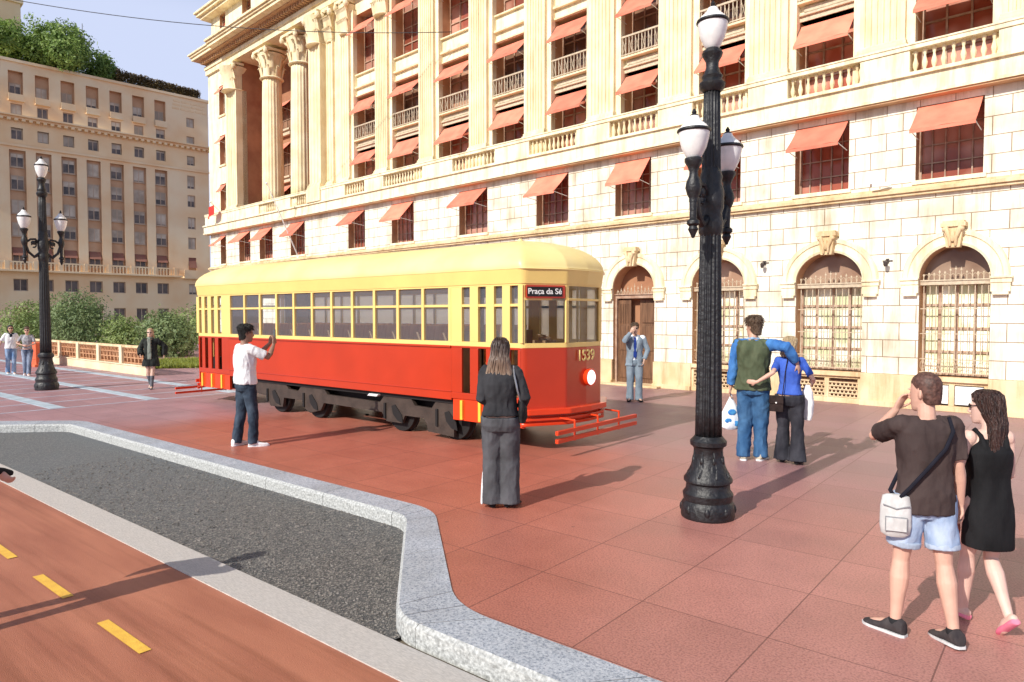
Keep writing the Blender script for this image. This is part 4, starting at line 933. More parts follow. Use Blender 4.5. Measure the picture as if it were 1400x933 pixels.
mb.build('window_frame',yel,T,bevel=.004)
mb=MB(); strip(mb,[(x*1.002,y*1.01) for x,y in plan],2.47,2.70,.05,.035,True); mb.build('letterboard',yel,T)
# roof
def roof_ring(u):
    a=u*PI/2; inset=.08*(1-u*1.0); out=[]
    for x,y in plan:
        sx=1 if x>0 else -1
        X=abs(x)+.03*(1-u); core=4.0; 
        if X>core: X=core+(X-core)*cos(a)
        Y=y*1.05*(cos(a)**.95)
        out.append((sx*X,Y,2.70+.50*sin(a)))
    return out
# extra points along the long sides keep the crown smooth
mb=MB(); us=[0,.06,.14,.24,.35,.47,.6,.73,.85,.95,.995]; rr=[[(x*1.010,y*1.045,2.68) for x,y in plan]]+[roof_ring(u) for u in us]
mb.rings(rr); mb.build('roof',yroof,T,smooth=True,fix=False)
mb=MB(); mb.lathe([(.05,3.18),(.05,3.22),(.02,3.24)],3.0,.1,8); mb.lathe([(.05,3.14),(.04,3.24),(.02,3.26)],3.95,.0,8); mb.build('roof_fitting',yroof,T,smooth=True)
# glazing
def panes(name,m,y,xs,z0,z1):
    for a,b in xs:
        p=MB(); p.quad((a,y,z0),(b,y,z0),(b,y,z1),(a,y,z1)); p.build(name,m,T,fix=False)
xs=[(a+.03,b-.03) for a,b in zip(MX,MX[1:])]
panes('side_pane',gld,-1.03,xs,1.6,2.44); panes('platform_pane',gld,-1.01,SLF+SLR,1.6,2.44); panes('side_pane',glf,1.03,xs,1.6,2.44)
panes('platform_pane',glf,1.01,SLF+SLR,1.6,2.44)
for sg in (1,):
    for (a,b) in (((4.85,-1.02),(5.18,-.46)),((5.19,-.42),(5.19,.42)),((5.18,.46),(4.85,1.02))):
        p=MB(); p.quad((a[0],a[1],1.6),(b[0],b[1],1.6),(b[0],b[1],2.44),(a[0],a[1],2.44)); p.build('windscreen',glc,T,fix=False)
# red frame inside the windscreen opening of the first facet, behind the board
# interior
mb=MB(); mb.box(-4.75,4.8,-.98,.98,.70,.76); mb.build('floor',innr,T); mb=MB(); mb.box(-4.7,4.75,-.98,.98,2.60,2.64); mb.build('ceiling_panel',yel,T)
mb=MB()
for s in (-1,1):
    mb.box(-3.4,3.4,s*1.0,s*.97,.76,1.52)
mb.box(-3.44,-3.40,-.98,-.35,.76,2.6); mb.box(-3.44,-3.4,.35,.98,.76,2.6); mb.box(3.41,3.45,-.98,-.35,.76,1.75); mb.box(3.41,3.45,.35,.98,.76,1.75); mb.box(3.41,3.45,-.40,-.33,.76,2.6); mb.box(3.41,3.45,.33,.40,.76,2.6); mb.box(3.41,3.45,-.98,.98,2.30,2.6)
mb.build('partition',innr,T)
def seat():
    r=empty('seat'); r.parent=T
    mb=MB(); mb.box(-.2,.2,-.3,.3,1.14,1.18); mb.box(-.18,-.14,-.28,-.24,.76,1.14); mb.box(.14,.18,-.28,-.24,.76,1.14); mb.build('seat_base',wood,r,bevel=.008)
    mb=MB(); mb.prism([(.15,1.18),(.19,1.18),(.28,1.84),(.24,1.84)],-.3,.3); mb.build('backrest',wood,r,bevel=.008)
    mb=MB()
    for y in (-.32,.30): mb.prism([(.28,1.30),(.31,1.30),(.10,1.73),(.06,1.73)],y,y+.02)
    mb.build('seat_stay',innr,r); return r
s0=seat(); k=0
for side in (-1,1):
    for i in range(11):
        o=s0 if k==0 else dup(s0); k+=1; o.location=((MX[i]+MX[i+1])/2,side*.66,0)
mb=MB(); mb.box(4.45,4.70,-.32,-.02,.76,1.62); mb.lathe([(.10,1.62),(.10,1.66),(.03,1.68)],4.58,-.17,12); mb.tube([(4.58,-.17,1.69),(4.45,-.17,1.70)],.014,6); mb.build('driver_controller',innr,T,bevel=.01)
mb=MB(); mb.box(4.0,4.25,-.95,-.8,.76,1.08); mb.box(-4.5,-4.2,-.9,-.7,.76,1.05); mb.build('sand_box',blackm,T)
# running gear
mb=MB(); mb.box(-3.3,3.35,-.72,.72,.42,.69); mb.box(-3.42,3.40,-.98,.98,.60,.668); mb.box(-4.7,-3.4,-.8,.8,.36,.7); mb.box(3.4,4.8,-.8,.8,.42,.7); mb.build('underframe',blackm,T)
WX=[-1.75,-.45,1.99,3.28]
def frame_side():
    poly=[(-2.55,.60),(-2.35,.66),(-1.45,.66),(-1.28,.52),(-.95,.50),(-.78,.66),(-.15,.66),(.02,.50),(1.55,.48),(1.72,.66),(2.30,.66),(2.45,.49),(2.85,.48),(3.0,.66),(3.34,.62),(3.36,.40),(3.36,.06),(2.76,.09),(2.74,.20),(2.66,.30),(2.2,.30),(2.12,.16),(1.72,.16),(1.6,.31),(-.1,.33),(-.2,.18),(-.55,.10),(-.72,.17),(-.78,.33),(-1.45,.33),(-1.5,.14),(-1.95,.12),(-2.1,.33),(-2.5,.35)]
    return poly
for s in (-1,1):
    mb=MB(); mb.prism(frame_side(),s*.90,s*.96)
    for x in (-1.05,.1,1.5,2.62): mb.lathe([(.035,0),(.035,.02)],0,0,8)
    mb.build('truck_frame',under,T)
    mb=MB()
    for x in WX:
        mb=MB(); mb.box(x-.32,x-.27,s*.965,s*.985,.20,.48); mb.prism([(x-.12,.44),(x-.03,.47),(x+.14,.30),(x+.17,.17),(x+.03,.20),(x-.08,.30)],s*.962,s*.975); mb.build('axle_box',blackm,T)
for x in WX:
    for s in (-1,1):
        mb=MB(); mb.lathe([(.34,-.05),(.345,-.04),(.345,.03),(.37,.04),(.37,.055),(.20,.06),(.10,.075)],n=32); o=mb.build('wheel',blackm,T,smooth=True,fix=False); o.location=(x,s*.80,.345); o.rotation_euler=(s*PI/2,0,0)
        mb=MB(); mb.lathe([(.07,.0),(.07,.1),(.04,.11)],n=12); h=mb.build('hub',under,o,smooth=True)
mb=MB()
for x in WX: mb.tube([(x,-.8,.345),(x,.8,.345)],.05,8)
mb.box(1.28,1.55,-.99,-.9,.60,.645); mb.build('axle',blackm,T)
mb=MB(); mb.prism([(1.30,.585),(1.55,.585),(1.60,.625),(1.35,.625)],-1.04,-.95); mb.build('data_plate',mat('pale_plate',(.7,.72,.74),.4),T)
for x in (3.7,4.5,-3.7,-4.5):
    for y in (-.86,.86): mb=MB(); mb.tube([(x,y,.76),(x,y,2.6)],.022,8,capr=False); mb.build('grab_pole',yel,T,smooth=True)
# headlight
mb=MB(); hb=MB()
N=28
mb.rings([[(5.10+dx,.05+r*cos(2*PI*k/N),1.06+r*sin(2*PI*k/N)) for k in range(N)] for dx,r in ((0,.085),(.08,.11),(.15,.128),(.18,.136),(.205,.136),(.21,.126),(.20,.112))])
ho=mb.build('headlight',ored,T,smooth=True,fix=False)
hb.rings([[(5.10+dx,.05+r*cos(2*PI*k/N),1.06+r*sin(2*PI*k/N)) for k in range(N)] for dx,r in ((.20,.114),(.222,.09),(.23,.04))])
lm=mat('lit_lamp_lens',(.95,.95,.92),.2); b=lm.node_tree.nodes['Principled BSDF']; b.inputs['Emission Color'].default_value=(1,1,.97,1); b.inputs['Emission Strength'].default_value=1.2
hb.build('lens',lm,ho,smooth=True,fix=False)
def text(body,size,m,name,parent,mw,ext=.004,offs=.0):
    cu=bpy.data.curves.new(name,'FONT'); cu.body=body; cu.size=size; cu.extrude=ext; cu.offset=offs; cu.align_x='CENTER'; cu.align_y='CENTER'
    o=bpy.data.objects.new('t_',cu); COL.objects.link(o); dg=bpy.context.evaluated_depsgraph_get(); me=bpy.data.meshes.new_from_object(o.evaluated_get(dg)); bpy.data.objects.remove(o)
    me.materials.clear(); me.materials.append(m); q=bpy.data.objects.new(name,me); COL.objects.link(q); q.parent=parent; q.matrix_local=mw; return q
text('1539',.235,mat('number_yellow',(.88,.70,.25),.5),'fleet_number',T,Matrix.Translation((5.254,-.02,1.395))@Matrix.Rotation(R(90),4,'Z')@Matrix.Rotation(R(90),4,'X'),offs=.002)
# destination board on the first facet
a=Vector((4.83,-1.06,0)); b=Vector((5.19,-.44,0)); mid=(a+b)/2; L_=(b-a).length; th=math.atan2((b-a).y,(b-a).x)
MT=Matrix.Translation((mid.x,mid.y,2.352))@Matrix.Rotation(th,4,'Z')
mb=MB(); mb.box(-L_/2+.05,L_/2-.05,-.035,-.004,-.095,.095); bo=mb.build('destination_board',red,T,bevel=.004); bo.matrix_local=MT
mb=MB(); mb.box(-L_/2+.065,L_/2-.10,-.045,-.035,-.068,.068); mb.build('board_face',blackm,bo)
text('Praça da Sé',.116,white,'board_lettering',bo,Matrix.Translation((-.02,-.048,.0))@Matrix.Rotation(R(90),4,'X'),.002,.0016)
# ---------------------------------------------------------------- people
V=Vector
def ik(a,c,l1,l2,hint):
    a,c,hint=V(a),V(c),V(hint); d=c-a; L_=min(d.length,(l1+l2)*.998); d.normalize(); c=a+d*L_
    x=(l1*l1-l2*l2+L_*L_)/(2*L_); h=math.sqrt(max(l1*l1-x*x,0)); p=hint-d*hint.dot(d)
    if p.length<1e-5: p=d.orthogonal()
    return a+d*x+p.normalized()*h, c
def finish(mb,name,m,vox,parent=None,amp=0,freq=(9,9,5),sm=4,seed=0.,s=1.):
    """joins the overlapping forms of a figure into one skin"""
    o=mb.build(name,m,None,smooth='all')
    r=o.modifiers.new('r','REMESH'); r.mode='VOXEL'; r.voxel_size=vox; r.use_smooth_shade=True
    q=o.modifiers.new('s','SMOOTH'); q.factor=.5; q.iterations=sm
    dg=bpy.context.evaluated_depsgraph_get(); dg.update(); me=bpy.data.meshes.new_from_object(o.evaluated_get(dg)); o.modifiers.clear(); old=o.data; o.data=me; bpy.data.meshes.remove(old)
    if amp:
        nv=[(v.co.copy(),v.normal.copy()) for v in me.vertices]
        for v,(c,nn) in zip(me.vertices,nv):
            p=V((c.x*freq[0]+seed,c.y*freq[1],c.z*freq[2])); t=noise.noise(p)+.5*noise.noise(p*2.3); t=1-2*abs(t)
            v.co=c+nn*(amp*(t-.4))
    if s!=1.:
        for v in me.vertices: v.co*=s
    me.polygons.foreach_set('use_smooth',[True]*len(me.polygons)); me.update()
    if parent: o.parent=parent
    return o
def torso_ring(c,hw,hd,n=20,tw=0.,sq=2.5):
    out=[]
    for k in range(n):
        t=2*PI*k/n; x=abs(cos(t))**(2/sq)*(1 if cos(t)>0 else -1)*hw; y=abs(sin(t))**(2/sq)*(1 if sin(t)>0 else -1)*hd
        out.append(V((c[0]+x*cos(tw)-y*sin(tw),c[1]+x*sin(tw)+y*cos(tw),c[2])))
    return out
MT_=[(.80,.135,.085),(.86,.162,.108),(.94,.165,.112),(1.02,.150,.104),(1.10,.142,.100),(1.20,.155,.108),(1.30,.170,.115),(1.37,.168,.105),(1.42,.135,.085),(1.455,.075,.062)]
FT_=[(.80,.140,.090),(.86,.168,.112),(.94,.162,.112),(1.02,.135,.098),(1.10,.122,.090),(1.20,.134,.104),(1.28,.146,.118),(1.36,.145,.095),(1.42,.115,.075),(1.455,.060,.052)]
def person(loc,face,H,label,P,outfit,vox=.011,skin=(.50,.29,.20),grp=None):
    J=dict(pel=(0,0,.94),chest=(0,0,1.30),neck=(0,-.01,1.46),head=(0,.015,1.625),turn=0,tilt=0,fem=False,lean=0,
        wrL=(-.25,.04,.86),ehL=(-.3,-1,0),wrR=(.25,.04,.86),ehR=(.3,-1,0),hdL=None,hdR=None,pnL=(1,0,0),pnR=(-1,0,0),curlL=.5,curlR=.5,
        anL=(-.10,0,.085),khL=(0,1,0),anR=(.10,0,.085),khR=(0,1,0),tyL=8,tyR=-8,toepL=0,toepR=0,girth=1.)
    J['swk']=1.; J.update(P); fem=J['fem']; s=H/1.75; sw=(.155 if fem else .178)*J['swk']; G_=J['girth']
    lean=J['lean']
    def T3(p): # lean the upper body forward about the pelvis
        p=V(p); 
        if p.z<.94: return p
        dz=p.z-.94; return V((p.x,p.y+dz*math.tan(lean),p.z))
    neck=T3(J['neck']); head=T3(J['head'])
    sh={'L':T3((-sw,-.005,1.405)),'R':T3((sw,-.005,1.405))}
    hip={'L':V((-.088,0,.92)),'R':V((.088,0,.92))}
    ar={}
    for k in 'LR':
        el,wr=ik(sh[k],J['wr'+k],.285,.25,J['eh'+k]); ar[k]=(sh[k],el,wr)
    lg={}
    for k in 'LR':
        kn,an=ik(hip[k],J['an'+k],.425,.415,J['kh'+k]); lg[k]=(hip[k],kn,an)
    rt=V((cos(R(J['turn'])),sin(R(J['turn'])),0)); fwd=V((-rt.y,rt.x,0)); up=(V((0,0,1))-fwd*math.tan(R(J['tilt']))*-1).normalized() if J['tilt'] else V((0,0,1))
    if J['tilt']: fwd=rt.cross(up)*-1
    def hp(x,y,z): return head+rt*x+fwd*y+up*z
    prof=FT_ if fem else MT_
    # body skin
    b=MB(); b.rings([torso_ring(T3((0,(-.012 if z<.9 else 0),z)),hw*G_*.96,hd*G_*.95) for z,hw,hd in prof])
    b.tube([neck-V((0,0,.04)),neck+V((0,0,.03)),head+V((0,-.01,-.07))],[.062 if not fem else .052,.054 if not fem else .045,.052 if not fem else .045],12)
    hr=[(-.128,.022,.022,.052),(-.118,.038,.04,.045),(-.095,.052,.062,.025),(-.06,.062,.078,.012),(-.02,.069,.088,.004),(.02,.073,.093,-.002),(.06,.073,.092,-.004),(.09,.062,.080,-.006),(.112,.043,.056,-.008),(.122,.018,.024,-.008)]
    b.rings([[hp(hw*cos(2*PI*k/20),yo+hd*sin(2*PI*k/20),z) for k in range(20)] for z,hw,hd,yo in hr])
    b.rings([[hp(w_*cos(2*PI*k/8),.085+d_*sin(2*PI*k/8)+o_,z) for k in range(8)] for z,w_,d_,o_ in ((-.052,.016,.014,.008),(-.042,.017,.018,.018),(-.02,.011,.012,.012),(.012,.009,.008,.002),(.02,.006,.005,-.004))])
    b.ell(hp(0,.082,-.078),.026,.014,.009,10,6)
    for e in (-1,1): b.ell(hp(e*.074,-.008,-.012),.010,.020,.032,8,6); b.ell(hp(e*.032,.080,.018),.022,.012,.008,8,6)
    for k,e in (('L',-1),('R',1)):
        S,E,W=ar[k]; b.ell(S+V((-e*.01,0,-.005)),.06 if not fem else .05,.055,.06,10,8)
        q=1. if not fem else .84
        b.tube([S,S.lerp(E,.4),E,E.lerp(W,.3),W],[.050*q,.045*q,.036*q,.040*q,.025*q],12)
        d=V(J['hd'+k]).normalized() if J['hd'+k] else (W-E).normalized(); pn=V(J['pn'+k]); pn=(pn-d*pn.dot(d)).normalized(); sd=d.cross(pn)*(1 if k=='L' else -1)   # thumb side
        q=1. if not fem else .9
        b.rings([[W+d*t*q+sd*(ww*cos(2*PI*m/10))*q+pn*(hh*sin(2*PI*m/10))*q for m in range(10)] for t,ww,hh in ((-.01,.024,.018),(.03,.034,.016),(.06,.040,.015),(.088,.038,.012))])
        cu=J['curl'+k]
        for fi,(off,ln) in enumerate(((.030,.068),(.010,.078),(-.010,.072),(-.029,.056))):
            p=W+d*.084*q+sd*off*q; a0=cu*.5; pts=[p-d*.02]; dd=d
            for t in range(3):
                an_=a0+cu*.75*t; dd=(d*cos(an_)+pn*sin(an_)); pts.append(p); p=p+dd*ln*q/3*(1.15-.15*t)
            pts.append(p); b.tube(pts,[.0088,.0092,.0085,.008,.0068],7)
        p=W+d*.03*q+sd*.026*q; b.tube([p,p+(d*.5+sd*.6+pn*.25).normalized()*.034,p+(d*.75+sd*.45+pn*.45).normalized()*.064],[.0125,.0105,.008],7)
        A,K_,N_=lg[k]; q=1. if not fem else .95
        b.tube([A,A.lerp(K_,.35),A.lerp(K_,.8),K_,K_.lerp(N_,.28),K_.lerp(N_,.7),N_],[.082*q,.076*q,.058*q,.051*q,.061*q,.042*q,.034*q],14)
        ty=R(J['ty'+k]); tp=R(J['toep'+k]); fd=V((-sin(ty)*(1),cos(ty),0)); fd=(fd*cos(tp)-V((0,0,1))*sin(tp)).normalized()
        su=V((fd.y,-fd.x,0)).normalized(); fu=su.cross(fd)
        b.tube([N_-fd*.035-fu*.03,N_+fd*.05-fu*.035,N_+fd*.12-fu*.055,N_+fd*.17-fu*.062],[.032,.038,.034,.022],10)
        J['foot'+k]=(N_,fd,su,fu)
    sk=mat('skin_tone',skin,.55,var=.08,scale=9,bump=.1,bscale=60)
    body=finish(b,'person',sk,vox*.72 if vox<.01 else vox,None,0,s=s,sm=3)
    body.location=loc; body.rotation_euler=(0,0,R(face-90)); tag(body,label,'person',grp)
    C=dict(J=J,ar=ar,lg=lg,hp=hp,T3=T3,prof=prof,body=body,s=s,vox=vox,fem=fem,G=G_,head=head,neck=neck,sh=sh,hip=hip,rt=rt,fwd=fwd,up=up)
    outfit(C); C['M']=Matrix.Translation(V(loc))@Matrix.Rotation(R(face-90),4,'Z')@Matrix.Scale(s,4)
    return C
def gar(C,mb,name,m,amp=.004,freq=(9,9,5),sm=4,vox=None): return finish(mb,name,m,vox or C['vox'],C['body'],amp,freq,sm,random.random()*50,C['s'])
def shirt(C,m,z0=.90,sleeve=1.,e=.016,flare=0.,name='shirt',loose=0.,neckz=1.45,amp=.005,sl_r=1.,arms='LR',cut=None):
    mb=MB(); T3=C['T3']; ps=[(z,hw,hd) for z,hw,hd in C['prof'] if z>z0+.02 and z<neckz+.02]
    def at_z(z):
        pr=C['prof']; 
        if z<=pr[0][0]: return pr[0][1:]
        for a,b in zip(pr,pr[1:]):
            if a[0]<=z<=b[0]: u=(z-a[0])/(b[0]-a[0]); return (a[1]+(b[1]-a[1])*u,a[2]+(b[2]-a[2])*u)
        return pr[-1][1:]
    hw,hd=at_z(z0); ps=[(z0,hw+flare,hd+flare*.8)]+ps; G_=C['G']
    mb.rings([torso_ring(T3((0,-.005,z)),hw*G_+e+loose*(.6 if z<1.25 else .15),hd*G_+e+loose*(.6 if z<1.25 else .15)) for z,hw,hd in ps])
    q=.84 if C['fem'] else 1.
    for k in arms:
        S,E,W=C['ar'][k]; ex=-1 if k=='L' else 1
        mb.ell(S+V((-ex*.012,0,.003)),.078*q,.072,.070,12,8)
        mb.tube([S+V((-ex*.09,0,.012)),S],[.06,.058],10)
        if sleeve<=.02: continue
        if sleeve<=.6:
            u=sleeve*2*.9; mb.tube([S,S.lerp(E,u*.5),S.lerp(E,u)],[.062*q*sl_r,.060*q*sl_r,.060*q*sl_r],14,capr=False)
        else:
            v=(sleeve-.5)*2; mb.tube([S,S.lerp(E,.5),E,E.lerp(W,v*.5),E.lerp(W,v)],[.064*q*sl_r,.058*q*sl_r,.052*q*sl_r,.048*q*sl_r,.040*q*sl_r],14,capr=False)
    return gar(C,mb,name,m,amp)
def trousers(C,m,z1=1.0,end=1.,r=(.093,.086,.068,.062,.062),e=.014,name='trousers',amp=.005,cut=0.):
    mb=MB(); T3=C['T3']; pr=[(z,hw,hd) for z,hw,hd in C['prof'] if z<=z1]; G_=C['G']
    mb.rings([torso_ring(T3((0,-.008,z)),hw*G_+e,hd*G_+e) for z,hw,hd in pr])
    for k in 'LR':
        A,K_,N_=C['lg'][k]; N2=N_+V((0,0,-.045))
        if end<.55:
            u=end*2; mb.tube([A+V((0,0,.03)),A.lerp(K_,u*.5),A.lerp(K_,u)],[r[0],r[1],r[2]],16,capr=False)
        else:
            v=(end-.5)*2; F=K_.lerp(N2,v); mb.tube([A+V((0,0,.03)),A.lerp(K_,.45),K_,K_.lerp(F,.5),F],r,16,capr=False)
    return gar(C,mb,name,m,amp)
def shoes(C,m,name='shoe',sole=None,low=False,k2=1.):
    for k in 'LR':
        N_,fd,su,fu=C['J']['foot'+k]; mb=MB()
        rr=[]
        for t,w_,zt in ((-.064,.020,-.03),(-.056,.036,.020),(-.02,.042,.034),(.03,.041,.022),(.08,.044,-.018),(.13,.046,-.035),(.175,.038,-.045),(.195,.018,-.055)):
            if low: zt=min(zt,-.03)
            ring=[]
            for m_ in range(12):
                a=2*PI*m_/12; z=sin(a); ring.append(N_+fd*t*k2+su*(w_*cos(a))*k2+fu*((zt+.082)/2*z+(zt-.082)/2))
            rr.append(ring)
        mb.rings(rr); o=gar(C,mb,name,m,0,vox=min(C['vox'],.009))
        if sole:
            sb=MB(); sb.rings([[N_+fd*(t*k2)+su*(w_*x)-fu*(.086-z) for x,z in ((-1,0),(1,0),(1,.018),(-1,.018))] for t,w_ in ((-.066,.022),(-.05,.038),(0,.043),(.08,.046),(.14,.048),(.18,.038),(.20,.016))])
            q=sb.build('sole',sole,o,smooth=True)
            for v in q.data.vertices: v.co*=C['s']
def short_hair(C,m,thick=.014,low=-.05,front=.05,name='hair',amp=.006):
    mb=MB(); hp=C['hp']
    hr=[(low-.03,.052,.05,-.045),(low,.064,.062,-.036),(0,.071+thick*.5,.075,-.026),(.03,.074+thick*.6,.088,-.014),(.065,.073+thick,.092+thick*.6,-.006),(.095,.062+thick,.080+thick,-.006),(.120,.043+thick,.056+thick,-.008),(.136,.018+thick,.024+thick,-.008)]
    rr=[[hp(hw*cos(2*PI*k/18),yo+hd*sin(2*PI*k/18),z) for k in range(18)] for z,hw,hd,yo in hr]; mb.rings(rr); o=gar(C,mb,name,m,amp,(60,60,35),2,vox=min(C['vox'],.008))
    if C['vox']<.011 and thick>.008:
        rq=random.Random(8); sb=MB()
        for q in range(520):
            j=rq.uniform(0,len(rr)-1.01); j0=int(j); k=rq.uniform(0,18); k0=int(k)%18; k1=(k0+1)%18; f=k-int(k); a=rr[j0][k0].lerp(rr[j0][k1],f); b_=rr[j0+1][k0].lerp(rr[j0+1][k1],f); p=a.lerp(b_,j-j0); nrm=(p-hp(0,-.01,.02)).normalized(); dn=(V((0,0,-1))-nrm*-nrm.z).normalized()+V((rq.gauss(0,.35),rq.gauss(0,.35),0)); l_=(.010+thick*.9)*rq.uniform(.7,1.3)
            sb.tube([p-nrm*.004,p+nrm*.004+dn*l_*.5,p+nrm*.003+dn*l_*1.3],[.0035,.003,.0008],4,capr=False)
        q=sb.build('hair_strands',m,o,smooth='all',fix=False)
        for v in q.data.vertices: v.co*=C['s']
    return o
def long_hair(C,m,length=.38,wd=.10,back=-.06,amp=.008,m_low=None,name='hair',wave=.0):
    hp=C['hp']; mb=MB()
    hr=[(.13,.03,.035,-.01),(.118,.052,.065,-.01),(.09,.075,.092,-.010),(.05,.086,.094,-.018),(0,.088,.082,-.034),(-.05,.088,.070,-.050)]
    n=7
    rr=[[hp(hw*cos(2*PI*k/22),yo+hd*sin(2*PI*k/22),z) for k in range(22)] for z,hw,hd,yo in hr]
    for i in range(1,n+1):
        u=i/n; z=-.05-u*length; w_=.088+(wd-.088)*min(1,u*1.6)-.035*max(0,u-.75)*4*.5; d_=.058-.03*u
        rr.append([hp(w_*cos(2*PI*k/22)*(1+wave*sin(u*9+k)),back-.01*u+d_*sin(2*PI*k/22)*(1+wave*sin(u*9+k)),z) for k in range(22)])
    mb.rings(rr); o=gar(C,mb,name,m,amp,(55,55,5),2,vox=min(C['vox'],.008)); rq=random.Random(5); sb=MB(); N=22
    if C['vox']<.011:
        for q in range(170):
            k=rq.uniform(0,N); k0=int(k)%N; k1=(k0+1)%N; f=k-int(k); st=rq.randint(0,3); ph=rq.uniform(0,6); pts=[]; en=len(rr)-rq.randint(0,2)
            for j in range(st,en):
                p=rr[j][k0].lerp(rr[j][k1],f); c=sum(rr[j],V((0,0,0)))/N; pts.append(c+(p-c)*(1.02+rq.uniform(0,.05))+V((.006*sin(j*.9+ph),.006*cos(j*.8+ph),0)))
            if len(pts)>2: pts.append(pts[-1]+(pts[-1]-pts[-2])*rq.uniform(.2,.7)); sb.tube(pts,[.0035]+[.0055]*(len(pts)-2)+[.0012],5,capr=False)
        q=sb.build('hair_strands',m,o,smooth='all',fix=False)
        for v in q.data.vertices: v.co*=C['s']
    return o
def shades(C,m):
    g=MB(); hp=C['hp']
    for e in (-1,1):
        c=hp(e*.033,.092,.006); g.rings([[hp(e*.033+.026*cos(2*PI*k/10),.086+d,.006+.017*sin(2*PI*k/10)) for k in range(10)] for d in (0,.01)]); g.tube([hp(e*.06,.085,.012),hp(e*.078,.01,.012)],.003,4)
    g.tube([hp(-.01,.094,.01),hp(.01,.094,.01)],.003,4); o=g.build('glasses',m,C['body'])
    for v in o.data.vertices: v.co*=C['s']
def eyes(C):
    g=MB(); hp=C['hp']
    for e in (-1,1): g.ell(hp(e*.032,.084,.003),.012,.008,.007,8,6)
    o=g.build('eyes',dkm,C['body'],smooth=True)
    for v in o.data.vertices: v.co*=C['s']
def wpt(C,p): return C['M']@V(p)
def cloth(name,c,c2=None,sc=14,bump=.9): return mat(name,c,.85,col2=c2,scale=sc,var=.16,bump=bump,bscale=11,spec=.2,stretch=(1,1,.55),detail=7)
dkm=mat('dark_lens',(.01,.01,.012),.2)
denim=cloth('blue_denim',(.05,.13,.34),(.13,.27,.52),7); dkden=cloth('dark_denim',(.018,.028,.045),(.06,.085,.12),8); ltden=cloth('light_denim',(.20,.29,.46),(.42,.50,.64),9)
wtee=cloth('white_cotton',(.72,.72,.73),(.85,.85,.85),5); blackc=cloth('black_cloth',(.010,.010,.012),(.022,.022,.025),6)
hblack=mat('black_hair',(.012,.010,.009),.45,var=.4,scale=30,stretch=(4,4,.5),bump=.8,bscale=60); hbrown=mat('brown_hair',(.06,.035,.02),.45,col2=(.16,.10,.06),scale=30,stretch=(4,4,.4),bump=.8,bscale=60); 
hblond=mat('blonde_hair',(.38,.26,.13),.5,col2=(.62,.48,.30),scale=30,stretch=(4,4,.4),bump=.8,bscale=60); hdred=mat('dark_wavy_hair',(.018,.008,.007),.4,col2=(.06,.025,.018),scale=22,stretch=(3,3,.6),bump=.8,bscale=50)
def ombre():
    m=bpy.data.materials.new('ombre_hair'); m.use_nodes=True; nt=m.node_tree; L=nt.links; b=nt.nodes['Principled BSDF']; b.inputs['Roughness'].default_value=.42
    tc=_n(nt,'ShaderNodeTexCoord'); sp=_n(nt,'ShaderNodeSeparateXYZ'); L.new(tc.outputs['Object'],sp.inputs[0]); mp=_n(nt,'ShaderNodeMapping'); mp.inputs['Scale'].default_value=(4,4,.35); L.new(tc.outputs['Object'],mp.inputs[0])
    nz=_n(nt,'ShaderNodeTexNoise'); nz.inputs['Scale'].default_value=22; nz.inputs['Detail'].default_value=4; L.new(mp.outputs[0],nz.inputs['Vector'])
    a=_n(nt,'ShaderNodeMath',operation='MULTIPLY_ADD'); L.new(nz.outputs['Fac'],a.inputs[0]); a.inputs[1].default_value=-.35; L.new(sp.outputs['Z'],a.inputs[2])
    mr=_n(nt,'ShaderNodeMapRange'); L.new(a.outputs[0],mr.inputs[0]); mr.inputs[1].default_value=1.52; mr.inputs[2].default_value=1.02
    cr=_n(nt,'ShaderNodeValToRGB'); e=cr.color_ramp.elements; e[0].color=(.040,.022,.018,1); e[1].color=(.62,.50,.38,1); x=e.new(.45); x.color=(.20,.13,.09,1); L.new(mr.outputs[0],cr.inputs[0]); L.new(cr.outputs[0],b.inputs['Base Color']); return m
PC=Vector((0,0,0))
def facing(loc): return math.degrees(math.atan2(-loc[1],-loc[0]))   # azimuth towards the photographer
